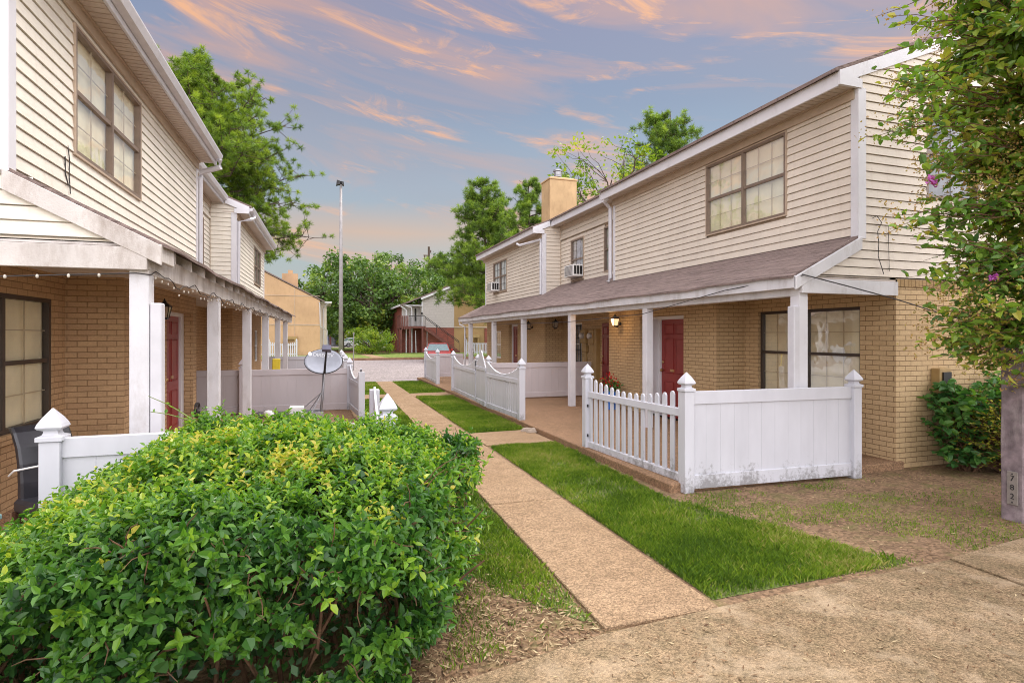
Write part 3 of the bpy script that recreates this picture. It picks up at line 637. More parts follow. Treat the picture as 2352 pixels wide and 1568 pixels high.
# chimney
cx0, cx1, cy0, cy1 = 8.1, 9.2, 19.6, 20.45
m = MB(); m.box(cx0, cx1, cy0, cy1, 5.3, 7.6).box(cx0-.03, cx1+.03, cy0-.03, cy1+.03, 7.6, 7.66).loft([[(cx0-.02,cy0-.02,7.66),(cx1+.02,cy0-.02,7.66),(cx1+.02,cy1+.02,7.66),(cx0-.02,cy1+.02,7.66)], [(cx0+.15,cy0+.15,7.74),(cx1-.15,cy0+.15,7.74),(cx1-.15,cy1-.15,7.74),(cx0+.15,cy1-.15,7.74)]])
ch = build('chimney', m, M_chim, houseR, bevel=.012)
m = MB(); c = (cx0+.5, (cy0+cy1)/2); m.tube([(*c,7.7),(*c,7.80)], .10, 14); m.tube([(*c,7.80),(*c,7.84)], .17, 14); m.tube([(*c,7.86),(*c,8.0)], .15, 14); m.tube([(*c,8.02),(*c,8.08),(*c,8.1)], [.18,.17,.1], 14); build('flue_cap', m, M_metal, ch)
# loose wires on the near gable
m = MB(FR); m.tube([(1.10,-.03,3.27),(1.16,-.05,3.30),(1.24,-.05,3.22),(1.17,-.05,3.10),(1.19,-.05,2.95),(1.18,-.05,2.78),(1.25,-.05,2.62),(1.30,-.03,2.56)], .005, 5); m.tube([(1.38,-.03,3.2),(1.40,-.03,2.6)], .004, 4)
build('loose_wire', m, M_cable, houseR)
m = MB(FR); m.tube([(-.1,-.08,2.50),(.5,-.14,2.38),(1.3,-.2,2.22),(2.2,-.22,2.02),(2.6,-.2,1.95)], .008, 5); m.tube([(-.1,-.1,2.49),(-.2,1.2,2.40),(-.21,3.4,2.14),(-.20,6.7,2.08),(-.1,12.9,2.14)], .006, 4); build('overhead_cable', m, M_cable, houseR)

houseL = thing('townhouse_terrace', 'two storey cream siding terrace left of the path, bare rafter tails along its porch', 'townhouse', FL(4, 8, 0))
TL = terrace(houseL, FL, M_sidingL, M_brickL, left=True, uw=.88)
window(houseL, TL['w1'], .53, 2.49, .79, 2.17, units=2, cols=2, rows=2, fm=M_bronze, out=-.05, fw=.045)
m = TL['w1'].mb(); m.box(.47, 2.55, -.02, .05, .70, .79); build('brick_sill', m, M_brickL, houseL)
door_set(houseL, TL['w2'], (TL['dh'][0], TL['dh'][1], .1, 2.16), 2.22, 3.33, M_red, 0, rev=.16, label='red panelled door in a white frame')
lantern(houseL, TL['w2'], 1.18, 2.10, 0)
door_set(houseL, TL['w4'], (2.55, 3.55, .1, 2.17), 2.62, 3.4, M_dred, 0, rev=.14)
window(houseL, TL['w4'], 4.5, 5.3, .9, 1.95, units=1, cols=2, rows=2, fm=M_offwhite, blind=M_blindgrey, munt=M_muntindark, out=-.06)
m = TL['w3'].mb(); m.box(.6, 1.5, 0, .03, .1, 2.1); build('side_door', m, M_bronze, houseL)
L1, L2, L3 = TL['L']
downspout(houseL, FL, [(.47,L1-.1,4.98),(.47,L1-.05,4.86),(.80,L1+.07,4.78),(.83,L1+.07,4.65),(.83,L1+.07,3.08)], .05)
downspout(houseL, FL, [(.47,L2+.3,4.98),(.47,L2+.3,4.88),(.55,L2+.1,4.80),(.80,L2+.03,4.72),(.82,L2+.03,3.1)], .045)
m = MB(FL); m.box(-.16, -.075, .0, .10, .1, 2.02); build('downspout', m, M_gutter, houseL, bevel=.008)
m = MB(FL); m.tube([(1.02,0,3.02+.0),(1.0,.9,3.5),(.855,.95,3.4),(.86,.97,3.25),(.855,1.02,3.15)][2:], .006, 5); m.tube([(.86,1.02,3.52),(.85,1.03,3.4),(.86,1.05,3.25),(.85,1.05,3.08)], .005, 5); build('loose_wire', m, M_cable, houseL)
for (sx, sz) in ((1.5, 2.0), (3.4, 2.0)): pass

# air conditioners
def aircon(loc_w, s, z, w_, label):
    t = thing('air_conditioner', label, 'air conditioner', loc_w.p(s, 0, z), 'window air conditioners on the right terrace')
    m = loc_w.mb(); m.box(s, s+w_, -.05, .32, z, z+.34); build('case', m, M_offwhite, t, bevel=.012)
    m = loc_w.mb()
    for i in range(9): m.box(s+.04, s+w_-.04, .32, .328, z+.04+i*.032, z+.055+i*.032)
    build('rear_grille', m, M_metal, t)
    for a in (s-.006, s+w_+.001):
        m = loc_w.mb()
        for i in range(3):
            m.box(a, a+.005, .04+i*.09, .11+i*.09, z+.06, z+.30)
        build('side_vent', m, M_iron, t)
aircon(T['wu2'], 2.92, 3.47, .62, 'white air conditioner in the single window beside the narrow slit window')
aircon(T['wu3'], 4.52, 3.49, .62, 'white air conditioner in the double window at the far end of the upper floor')

# ---------------------------------------------------------------- ground
def sheet(pts, z): m = MB(); m.add([(x, y, z) for x, y in pts], [tuple(range(len(pts)))]); return m
def slab3(pts, z0, z1): m = MB(); m.loft([[(x,y,z0) for x, y in pts], [(x,y,z1) for x, y in pts]]); return m
g = MB(); g.add([(-300,-60,0),(300,-60,0),(300,500,0),(-300,500,0)], [(0,1,2,3)]); struct('ground', g, M_dirt, fixn=False)
struct('front_walk', slab3([(-4,-1.5),(4.62,-1.5),(4.62,3.10),(2.42,3.03),(1.56,2.97),(.7,2.80),(-4,2.6)], -.05, .022), M_front, bevel=.006)
struct('front_walk_slab', slab3([(4.632,-1.5),(12,-1.5),(12,3.45),(5.8,3.22),(4.632,3.10)], -.05, .036), M_front, bevel=.006)
ys = [3.02, 5.6, 8.6, 11.2, 13.9, 16.6, 19.4, 22.2]
for i in range(len(ys)-1):
    y0, y1 = ys[i]+.006, ys[i+1]-.006; xl = lambda y: 1.60+(y-3)*.021; xr = lambda y: 2.42+(y-3)*.010
    struct('path', slab3([(xl(y0),y0),(xr(y0),y0),(xr(y1),y1),(xl(y1),y1)], -.05, .024+.003*(i % 2)), M_walk, bevel=.006)
struct('branch_path', slab3([(2.505,8.68),(3.66,8.66),(3.66,9.92),(2.51,9.85)], -.05, .022), M_walk, bevel=.006)
struct('branch_path', slab3([(2.56,16.4),(3.72,16.3),(3.72,17.4),(2.57,17.3)], -.05, .022), M_walk, bevel=.006)
struct('branch_path', slab3([(.9,16.2),(1.87,16.2),(1.88,17.3),(.9,17.3)], -.05, .022), M_walk, bevel=.006)
struct('patio_slab', slab3([(3.70,5.45),(7.3,5.45),(7.3,22.9),(3.70,22.9)], -.05, .10), M_slab, bevel=.012)
struct('patio_slab', slab3([(-3.2,4.9),(.55,4.9),(.85,22.6),(-3.2,22.6)], -.05, .03), M_slab, bevel=.012)
lawns = [[(2.47,3.15),(4.3,3.19),(3.9,4.2),(3.55,5.3),(3.66,8.60),(2.54,8.60)], [(2.56,9.96),(3.62,9.98),(3.66,16.25),(2.60,16.30)], [(2.58,17.4),(3.70,17.45),(3.75,22.1),(2.62,22.1)],
         [(1.22,3.6),(1.58,3.1),(1.86,16.15),(.88,16.15),(.7,9.0),(.7,4.9)], [(.92,17.35),(1.88,17.35),(1.98,22.1),(.95,22.1)]]
for k, l in enumerate(lawns): struct('lawn', sheet(l, .004), M_lawnsoil, fixn=False)
struct('road', sheet([(-120,22.25),(120,22.25),(120,42.4),(-120,42.4)], .008), M_road, fixn=False)
struct('kerb', MB().box(-120, 120, 42.4, 42.65, -.05, .17), M_kerb, bevel=.02)
struct('far_lawn', sheet([(-120,42.65),(120,42.65),(120,85),(-120,85)], .10), M_farlawn, fixn=False)
struct('far_path', MB().add([(3.9,42.66,.106),(4.9,42.66,.106),(4.2,56,.106),(3.3,56,.106)], [(0,1,2,3)]), M_walk, fixn=False)
struct('mulch_bed', sheet([(.8,58),(9,56.5),(9,68),(.8,68)], .112), plain('mulch', (.12,.065,.04), .9, .1, var=.3), fixn=False)
struct('car_park', sheet([(-40,85),(60,85),(60,160),(-40,160)], .112), M_road, fixn=False)
# broken corner of the patio
r = MB()
for k in range(7):
    a = (3.52+random.random()*.28, 9.55+random.random()*.35); r.sphere((*a,.03), .05+random.random()*.05, 6, 4, (1.3,1,.6))
props(build('broken_concrete', r, M_concrete, loc=(3.65,9.7,0)), 'crumbled brown concrete lump at the broken patio corner', 'rubble')

def pip(x, y, poly):
    ins = np.zeros(len(x), bool); n = len(poly)
    for i in range(n):
        x0, y0 = poly[i]; x1, y1 = poly[(i+1) % n]
        c = ((y0 > y) != (y1 > y)); ins ^= c & (x < (x1-x0)*(y-y0)/(y1-y0+1e-12)+x0)
    return ins
def vnoise(x, y, s, seed=0):
    r = np.random.default_rng(seed); g = r.random((64, 64)); X = x*s % 63; Y = y*s % 63; i = X.astype(int); j = Y.astype(int); a = X-i; b = Y-j; a = a*a*(3-2*a); b = b*b*(3-2*b)
    return g[i,j]*(1-a)*(1-b)+g[i+1,j]*a*(1-b)+g[i,j+1]*(1-a)*b+g[i+1,j+1]*a*b
def grass(poly, dens, h, w, mask=None, tsh=0):
    xs = [p[0] for p in poly]; ys_ = [p[1] for p in poly]; A = (max(xs)-min(xs))*(max(ys_)-min(ys_)); n = int(A*dens)
    x = RNG.uniform(min(xs), max(xs), n); y = RNG.uniform(min(ys_), max(ys_), n); k = pip(x, y, poly); x, y = x[k], y[k]
    if mask is not None: k = RNG.random(len(x)) < mask(x, y); x, y = x[k], y[k]
    n = len(x); hh = h*RNG.uniform(.5, 1.25, n)*(0.7+.6*vnoise(x, y, 3.1, 5)); ww = w*RNG.uniform(.7, 1.3, n); th = RNG.uniform(0, 6.28, n); ln = RNG.uniform(.1, .9, n)*hh; la = RNG.uniform(0, 6.28, n)
    b = np.stack([x, y, np.zeros(n)], 1); s = np.stack([np.cos(th), np.sin(th), np.zeros(n)], 1)*ww[:, None]/2
    mid = b+np.stack([np.cos(la)*ln*.35, np.sin(la)*ln*.35, hh*.6], 1); tip = b+np.stack([np.cos(la)*ln, np.sin(la)*ln, hh], 1)
    return np.stack([b-s, b+s, mid+s*.7, tip], 1), np.clip(RNG.normal(.42+tsh, .24, n)+.7*(vnoise(x, y, 1.3, 9)-.5)+.4*(vnoise(x, y, 5.2, 10)-.5), 0, 1)
def gobj(name, parts, mat, label, cat='grass'):
    q = np.concatenate([p[0] for p in parts]); t = np.concatenate([p[1] for p in parts])
    o = leafmesh(name, q, t, mat); props(o, label, cat, kind='stuff'); return o
patch = lambda x, y: np.clip((vnoise(x, y, 1.6, 3)*.6+vnoise(x, y, 4.3, 4)*.4-.42)*5, 0, 1)
gobj('lawn_grass', [grass(lawns[0], 17000, .05, .0075, lambda x, y: np.clip(.35+1.3*(vnoise(x, y, 2.6, 8)-.3)+.6*(vnoise(x, y, 7, 18)-.4), .12, 1)*np.clip((4.45-x)*2, 0, 1), .05)], L_grass, 'green lawn strip between the path and the near picket fence')
gobj('lawn_grass', [grass(lawns[1], 9000, .05, .010, None, .1)], L_grass, 'bright lawn strip beside the scalloped fence')
gobj('lawn_grass', [grass(lawns[2], 5000, .05, .015, None, .1), grass(lawns[4], 5000, .05, .015, None, .1)], L_grass, 'bright lawn at the road end of the path')
gobj('lawn_grass', [grass(lawns[3], 9000, .045, .009, lambda x, y: np.clip((y-3.2)*1.4, .15, 1)*np.clip(vnoise(x, y, 2.5, 2)*2.6, .5, 1))], L_grass, 'lawn strip between the hedge and the path')
dirtpoly = [(3.5,3.12),(9.5,3.4),(9.5,5.35),(3.6,5.35)]
gobj('patchy_grass', [grass(dirtpoly, 9000, .022, .006, lambda x, y: patch(x, y)*.42*np.clip((7.4-x)/3, .08, 1), .0), grass([(.6,2.9),(1.58,3.05),(1.6,4.0),(1.0,4.2)], 6000, .035, .006, lambda x, y: patch(x, y)*.5+.02)], L_grass, 'sparse grass tufts growing out of bare soil')
def litter(poly, n, lo, hi, z=.03):
    xs = [p[0] for p in poly]; ys_ = [p[1] for p in poly]; x = RNG.uniform(min(xs), max(xs), n); y = RNG.uniform(min(ys_), max(ys_), n); k = pip(x, y, poly); x, y = x[k], y[k]; n = len(x)
    th = RNG.uniform(0, 6.28, n); d = np.stack([np.cos(th), np.sin(th), RNG.normal(0, .15, n)], 1); up = unit(np.stack([RNG.normal(0, .3, n), RNG.normal(0, .3, n), np.ones(n)], 1))
    ln = RNG.uniform(lo, hi, n); return simple_quads(np.stack([x, y, np.full(n, z)+RNG.uniform(0, .006, n)], 1), d, up, ln, ln*RNG.uniform(.04, .28, n)), RNG.random(n)
gobj('dry_litter', [litter([(-1,1.5),(8,1.5),(8,3.1),(1.6,2.95)], 5200, .010, .05, .026), litter([(1.6,3.1),(2.45,3.1),(2.6,21),(1.95,21)], 420, .012, .04, .030), litter(dirtpoly, 5000, .01, .05, .006), litter([(.2,2.7),(1.58,2.95),(1.6,4.3),(.9,4.4)], 7000, .015, .07, .006)], L_drygrass, 'dry leaf and needle litter scattered on soil and paving', 'leaf litter')

# ---------------------------------------------------------------- fences
def capm(m, x, y, z, k=1.0):
    pr = [(.062,0),(.078,.004),(.078,.034),(.05,.046),(.043,.060),(.043,.075),(.070,.088),(.078,.100),(.070,.125),(.048,.165),(.020,.205),(.004,.228)]
    m.loft([[(x-r*k,y-r*k,z+h*k),(x+r*k,y-r*k,z+h*k),(x+r*k,y+r*k,z+h*k),(x-r*k,y+r*k,z+h*k)] for r, h in pr])
def fpost(f, x, y, h=1.12, z0=0, cap=True, mat=None, wd=.125, k=.95):
    m = MB(); m.box(x-wd/2, x+wd/2, y-wd/2, y+wd/2, z0, h); o = build('fence_post', m, mat or M_vinyl, f, bevel=.005)
    if cap: c = MB(); capm(c, x, y, h, k); build('post_cap', c, mat or M_vinyl, o, bevel=.002)
    return o
def WL(p0, p1):
    d = Vector((p1[0]-p0[0], p1[1]-p0[1])); L = d.length; d /= L; return W(None, p0, (d.x, d.y), (d.y, -d.x)), L
def solid(f, p0, p1, zt=1.13, zb=.03, th=.14, bt=.15, mat=None, a0=.06):
    w, L = WL(p0, p1); mat = mat or M_vinyl
    build('top_rail', w.mb().box(a0, L-a0, -.03, .03, zt-th, zt), mat, f, bevel=.004); build('bottom_rail', w.mb().box(a0, L-a0, -.03, .03, zb, zb+bt), mat, f, bevel=.004)
    m = w.mb(); n = max(1, round((L-2*a0)/.19)); s = (L-2*a0)/n
    for i in range(n): m.box(a0+i*s+.0006, a0+(i+1)*s-.0006, -.012, .012, zb+bt-.01, zt-th+.01)
    build('fence_boards', m, mat, f, bevel=.0012)
    return w, L
def scallop(f, p0, p1, zend, zmid, zb=.08, mat=None, slots=False, teeth=True):
    w, L = WL(p0, p1); mat = mat or M_vinyl; a0 = .06
    zr = zmid-.13
    build('bottom_rail', w.mb().box(a0, L-a0, -.028, .028, zb, zb+.12), mat, f, bevel=.004); build('top_rail', w.mb().box(a0, L-a0, -.028, .028, zr, zr+.09), mat, f, bevel=.004)
    m = w.mb(); N = 26 if teeth else 12
    def top(t): return zmid+(zend-zmid)*abs(2*t-1)**2.1
    for i in range(N):
        t0, t1 = i/N, (i+1)/N; s0, s1 = a0+(L-2*a0)*t0, a0+(L-2*a0)*t1; za, zc = top(t0), top(t1); zm = max(za, zc)+.012
        m.add([(s0,-.014,zr+.09),(s1,-.014,zr+.09),(s1,-.014,zc),((s0+s1)/2,-.014,zm),(s0,-.014,za),(s0,.014,zr+.09),(s1,.014,zr+.09),(s1,.014,zc),((s0+s1)/2,.014,zm),(s0,.014,za)], [(4,3,2,1,0),(5,6,7,8,9),(4,9,8,3),(3,8,7,2)])
    build('scalloped_top', m, mat, f)
    m = w.mb()
    if slots:
        n = int((L-.2)/.125); s = (L-2*a0)/n
        for i in range(n): m.box(a0+i*s+.018, a0+(i+1)*s-.018, -.011, .011, .03, zr+.002)
        build('pickets', m, mat, f)
    else:
        n = int((L-.1)/.19); s = (L-2*a0)/n
        for i in range(n): m.box(a0+i*s+.0015, a0+(i+1)*s-.0015, -.011, .011, zb+.11, zr+.01)
        build('fence_boards', m, mat, f)
# near right fence: pickets along the path, solid panel across
A, B_, C = (3.80, 7.72), (3.90, 5.43), (6.27, 5.33)
f = thing('patio_fence', 'nearest white patio fence with pickets beside the lawn and a mildewed solid side', 'fence', (B_[0], B_[1], 0))
fpost(f, *A, 1.12); fpost(f, *B_, 1.13); fpost(f, *C, 1.12, z0=0)
w, L = solid(f, B_, C, 1.13, .035, .145, .155)
w, L = WL(A, B_)
build('top_rail', w.mb().box(.06, L-.06, -.03, .03, .84, .93), M_vinyl, f, bevel=.004); build('bottom_rail', w.mb().box(.06, L-.06, -.03, .03, .10, .19), M_vinyl, f, bevel=.004)
n = 15
for i in range(n):
    s = .10+(L-.20)*i/(n-1); t = abs(2*(i/(n-1))-1); zt = 1.015+.13*t**1.8+random.uniform(-.004, .004); m = w.mb(); pw = .036; ti = random.uniform(-.003, .003)
    m.loft([[(s-pw,-.045,.05),(s+pw,-.045,.05),(s+pw+ti,-.045,zt-.035),(s+pw*.6+ti,-.045,zt-.008),(s+ti,-.045,zt),(s-pw*.6+ti,-.045,zt-.008),(s-pw+ti,-.045,zt-.035)], [(s-pw,-.031,.05),(s+pw,-.031,.05),(s+pw+ti,-.031,zt-.035),(s+pw*.6+ti,-.031,zt-.008),(s+ti,-.031,zt),(s-pw*.6+ti,-.031,zt-.008),(s-pw+ti,-.031,zt-.035)]] if False else [[(s+a,o_,z) for a, z in ((-pw,.05),(pw,.05),(pw+ti,zt-.035),(pw*.6+ti,zt-.008),(ti,zt),(-pw*.6+ti,zt-.008),(-pw+ti,zt-.035))] for o_ in (-.012, .012)])
    build('picket', m, M_vinyl, f, bevel=.002)
for hz_ in (.26, .70): build('hinge', w.mb().box(.055, .085, .03, .045, hz_, hz_+.04), M_iron, f)
# scalloped fence in the middle
f = thing('patio_fence', 'middle white fence right of the path with scalloped tops and a pointed crown', 'fence', (3.8, 13.5, 0))
P = [(3.78,10.62),(3.72,12.9),(3.76,14.0),(3.86,17.05)]
fpost(f, *P[0], 1.10); fpost(f, *P[3], 1.10)
for q in (P[1], P[2]): fpost(f, q[0]+.05, q[1], 1.12, wd=.09, k=.8)
scallop(f, P[0], P[1], 1.15, .93, slots=True); scallop(f, P[2], P[3], 1.15, .93)
w, L = WL(P[1], P[2]); solid(f, P[1], P[2], 1.0, .08, .08, .12, a0=.05)
m = w.mb(); prof = [(.05,1.0)]
hh = [1.12,1.20,1.27,1.34,1.41]
for i in range(5): prof += [(.18+i*.075, hh[i]-.03), (.20+i*.075, hh[i])]
prof = prof+[(L-a, z) for a, z in prof[::-1]]; m.loft([[(a,-.012,z) for a, z in prof], [(a,.012,z) for a, z in prof]]); build('crown', m, M_vinyl, f)
solid(f, (3.9,14.2), (7.15,14.2), 1.05, .13, .13, .13, mat=M_vinyldim)
# far right fence
f = thing('patio_fence', 'white fence right of the path nearest the road', 'fence', (3.95, 21, 0))
for q in ((3.86,19.5),(4.0,22.6)): fpost(f, *q, 1.10)
scallop(f, (3.86,19.5), (4.0,22.6), 1.12, .93); solid(f, (4.0,22.65), (5.6,22.65), 1.05, .13, .13, .13, mat=M_vinyldim); fpost(f, 5.9, 22.65, 1.1)
m = MB(); m.tube([(4.6,20.5,.1),(4.6,20.5,.28),(5.8,20.7,.28),(5.8,20.7,.1)], .014, 5); props(build('ground_rail', m, M_iron, loc=(5,20.6,0)), 'low black metal rail behind the fence nearest the road', 'rail')
# left fences
f = thing('patio_fence', 'white fence behind the hedge on the left with a scalloped side towards the path', 'fence', (.5, 4.8, 0))
fpost(f, -1.77, 4.8, 1.02, k=1.0); fpost(f, .53, 4.8, 1.06, k=.95); solid(f, (-1.77,4.8), (.53,4.8), 1.04, .05, .14, .15)
fpost(f, .68, 7.7, 1.05, cap=False); scallop(f, (.53,4.8), (.68,7.7), 1.08, .80, slots=True)
f = thing('patio_fence', 'pinkish white fence across the left patio behind the satellite dish', 'fence', (-1, 13.9, 0))
solid(f, (-2.6,13.9), (.66,13.9), 1.0, .04, .13, .15, mat=M_vinyldim); fpost(f, .66, 13.9, 1.04); fpost(f, .80, 11.95, 1.02, cap=False); fpost(f, -1.62, 13.8, 1.04, mat=M_vinyldim)
scallop(f, (.80,11.95), (.66,13.9), 1.08, .82)
f = thing('patio_fence', 'white fence of the farthest left patio beside the road', 'fence', (.7, 18, 0))
for q in ((.67,16.3),(.72,19.4),(.76,22.2)): fpost(f, *q, 1.04)
scallop(f, (.67,16.3), (.72,19.4), 1.08, .86); scallop(f, (.72,19.4), (.76,22.2), 1.08, .86); solid(f, (-2,22.2), (.76,22.2), 1.02, .04, .13, .15)
def picket_run(label, x0, x1, y, h, dip):
    f = thing('picket_fence', label, 'fence', (x0, y, .1)); n = int((x1-x0)/1.9); w, L = WL((x0, y), (x1, y))
    for i in range(n+1): xx = x0+(x1-x0)*i/n; fpost(f, xx, y, h+.02, z0=.1, k=.8)
    build('rail', w.mb().box(0, L, -.02, .02, .35, .43).box(0, L, -.02, .02, h-.28, h-.2), M_vinyl, f)
    m = w.mb(); k = int(L/.14)
    for i in range(k): s = i*.14+.05; t = abs(((s/(L/n)) % 1)*2-1); m.box(s, s+.075, .02, .035, .2, h-dip*(1-t*t))
    build('pickets', m, M_vinyl, f)
picket_run('white picket fence beyond the road in front of the ochre wall', 12.1, 17.6, 48.5, 1.35, .25)
picket_run('white picket fence beyond the road seen through the left porch', -9.5, -1.7, 46.5, 1.35, .15)

# ---------------------------------------------------------------- patio objects
def dish():
    t = thing('satellite_dish', 'grey satellite dish on a mast standing on the left patio', 'satellite dish', (.02, 12.9, 0)); X, Y = .05, 12.85
    m = MB(); m.tube([(X-.04,Y,.06),(X,Y,.45),(X+.03,Y,.98)], .028, 8); build('mast', m, M_metal, t, smooth=True)
    for e in ((X-.55,Y+.05),(X-.25,Y-.2),(X-.30,Y+.35)): m = MB(); m.tube([(e[0],e[1],.08),(X-.01,Y,.55)], .012, 6); build('brace', m, M_metal, t)
    m = MB(); m.box(X-.62, X+.02, Y-.28, Y-.20, .03, .16).box(X-.62, X+.02, Y+.25, Y+.33, .03, .16).box(X-.58, X-.5, Y-.2, Y+.25, .04, .12).box(X-.08, X, Y-.2, Y+.25, .04, .12); build('base_frame', m, M_metal, t)
    C = Vector((X+.02, Y-.08, 1.22)); n = Vector((-.10, -.80, .55)).normalized(); a = Vector((0,0,1)).cross(n).normalized(); a = (a*math.cos(R(-4)) + n.cross(a)*math.sin(R(-4))); b = n.cross(a)
    if a.x < 0: a = -a
    if b.z < 0: b = -b
    m = MB(); ra, rb = .385, .30; rings = 8; seg = 40; vs = []; 
    for side, off in ((0, 0), (1, -.014)):
        for i in range(rings+1):
            r = i/rings
            for k in range(seg): th = 2*math.pi*k/seg; q = C + a*ra*r*math.cos(th) + b*rb*r*math.sin(th) + n*(.07*r*r-.07+off); vs.append(tuple(q))
    fs = []
    for s in (0, 1):
        o = s*(rings+1)*seg
        for i in range(rings):
            for k in range(seg): fs.append((o+i*seg+k, o+i*seg+(k+1) % seg, o+(i+1)*seg+(k+1) % seg, o+(i+1)*seg+k))
    o = rings*seg; o2 = (rings+1)*seg+rings*seg
    for k in range(seg): fs.append((o+k, o+(k+1) % seg, o2+(k+1) % seg, o2+k))
    m.add(vs, fs); rf = build('reflector', m, M_dish, t, smooth=True)
    m = MB(); m.tube([tuple(C+a*(ra+.004)*math.cos(2*math.pi*k/40)+b*(rb+.004)*math.sin(2*math.pi*k/40)+n*(-.008)) for k in range(41)], .010, 5); build('rim', m, M_iron, rf)
    low = C - b*rb*.98 + a*.06; tip = C + n*.42 + a*.10 + b*.02
    m = MB(); m.tube([tuple(low), tuple(low+(tip-low)*.5-b*.02), tuple(tip)], [.028,.024,.02], 6); build('feed_arm', m, M_iron, t)
    m = MB(); q = lambda s, d, u: tuple(tip + a*s + n*d + b*u); m.hexa([q(-.09,-.05,-.03),q(.09,-.05,-.03),q(.09,.06,-.03),q(-.09,.06,-.03),q(-.085,-.05,.09),q(.085,-.05,.09),q(.085,.06,.09),q(-.085,.06,.09)]); build('receiver', m, plain('receiver_grey', (.13,.13,.19), .5, .4), t, bevel=.008)
    # lettering on the reflector
    cu = bpy.data.curves.new('lettering', 'FONT'); cu.body = 'DIRECTV'; cu.size = .105; cu.extrude = .001; cu.align_x = 'LEFT'
    to = bpy.data.objects.new('lettering', cu); COL.objects.link(to); dg = bpy.context.evaluated_depsgraph_get(); me = bpy.data.meshes.new_from_object(to.evaluated_get(dg)); bpy.data.objects.remove(to)
    o0 = C - a*.24 + b*.135
    for v in me.vertices:
        p = o0 + a*v.co.x + b*v.co.y; rr = ((p-C).dot(a)/ra)**2 + ((p-C).dot(b)/rb)**2; p = p + n*(.07*rr-.07+.004+v.co.z); v.co = p - ORG[t]
    link('lettering', me, M_dishlabel, rf)
    lg = MB(); c0 = C - a*.30 + b*.165
    def on(p): rr = ((p-C).dot(a)/ra)**2 + ((p-C).dot(b)/rb)**2; return tuple(p + n*(.07*rr-.07+.005))
    lg.add([on(c0+a*.04*math.cos(t_*math.pi/8)+b*.045*math.sin(t_*math.pi/8)) for t_ in range(16)], [tuple(range(16))]); build('emblem', lg, M_dishlabel, rf, fixn=False)
dish()
m = MB(); m.loft([[(-1.3,13.0,.035),(-.1,12.95,.035),(.0,13.6,.035),(-1.35,13.6,.035)], [(-1.25,13.05,.10),(-.2,13.0,.08),(-.1,13.5,.09),(-1.3,13.55,.10)]]); props(build('tarp', m, M_tarp, loc=(-.7,13.3,0), bevel=.02), 'dark folded tarp lying along the left patio fence', 'tarp')
m = MB(); m.box(-.62, -.32, 12.75, 12.98, .10, .27); props(build('storage_tub', m, M_offwhite, loc=(-.45,12.9,0), bevel=.02), 'small white tub beside the satellite dish base', 'tub')
m = MB(); m.sphere((-1.02,12.85,.14), .09, 8, 6, (1.2,1,.8)).sphere((-.95,12.8,.10), .06, 7, 5); props(build('crumpled_bag', m, M_offwhite, loc=(-1,12.85,0), smooth=True), 'small crumpled white bag on the dark tarp', 'bag')
m = MB(); m.hexa([(-1.22,16.2,.03),(-1.02,16.2,.03),(-1.02,16.25,.03),(-1.22,16.25,.03),(-1.2,16.35,1.15),(-1.0,16.35,1.15),(-1.0,16.40,1.15),(-1.2,16.40,1.15)]); props(build('foam_board', m, M_yellow, loc=(-1.1,16.3,0), bevel=.015), 'yellow board standing upright between the far left porch posts', 'board')
# hose on the left porch wall
m = MB()
for k in range(3): m.tube([(-2.15+.0*k, 11.5+.02*k, .42+.0*k)]+[(-2.12+k*.02, 11.55+.13*math.cos(t*.5), .42+.13*math.sin(t*.5)) for t in range(13)], .01, 5)
props(build('hose_reel', m, M_cable, loc=(-2.1,11.5,.3)), 'thin coil of dark hose hanging on the left porch wall', 'hose')
# chair
def chair():
    c = Vector((-2.05, 5.66, -.04)); t = thing('dining_chair', 'black leather high back chair behind the left fence post', 'chair', c)
    ang = R(-46); fx = Vector((math.cos(ang), math.sin(ang), 0)); sx = Vector((-math.sin(ang), math.cos(ang), 0))
    fr = lambda a, b, z: tuple(c + fx*a + sx*b + Vector((0,0,z)))
    m = MB(fr); prof = [(-.20,.44),(-.20,.60),(-.215,.75),(-.25,.88),(-.31,.98),(-.37,1.03)]; secs = []
    for i, (a, z) in enumerate(prof): th = .075 if i < 4 else .06; secs.append([(a,-.20,z),(a,.20,z),(a+th,.20,z+(.02 if i > 3 else 0)),(a+th,-.20,z+(.02 if i > 3 else 0))])
    m.loft(secs); build('backrest', m, M_leather, t, bevel=.015)
    build('seat', MB(fr).box(-.20, .27, -.23, .23, .36, .475), M_leather, t, bevel=.025)
    for a, b in ((-.18,-.2),(-.18,.2),(.23,-.2),(.23,.2)): m = MB(fr); m.loft([[(a-.018,b-.018,0),(a+.018,b-.018,0),(a+.018,b+.018,0),(a-.018,b+.018,0)], [(a-.03,b-.03,.37),(a+.03,b-.03,.37),(a+.03,b+.03,.37),(a-.03,b+.03,.37)]]); build('leg', m, M_wood, t)
    m = MB(fr); m.tube([(-.235,-.24,.66),(-.10,-.26,.72),(-.10,.0,.73)], .008, 5); build('strap', m, M_offwhite, t)
chair()
t = thing('painted_table', 'pale table top painted teal and red at the left edge of the hedge', 'table', (-2.35, 4.25, 0))
def mat_paint():
    m, nt, b = nodemat('painted_top'); setc(b, (.5,.6,.6), .4); v = vec_pos(nt)
    c = rmp(nt, nz(nt, v, 7, 3, .5, 1.5), [(.35, (.60,.62,.64)), (.5, (.16,.42,.42)), (.58, (.65,.66,.68)), (.7, (.55,.12,.10))]); nt.links.new(c, b.inputs['Base Color']); return m
build('table_top', MB().box(-2.85, -1.98, 3.95, 4.62, .55, .585), mat_paint(), t, bevel=.006)
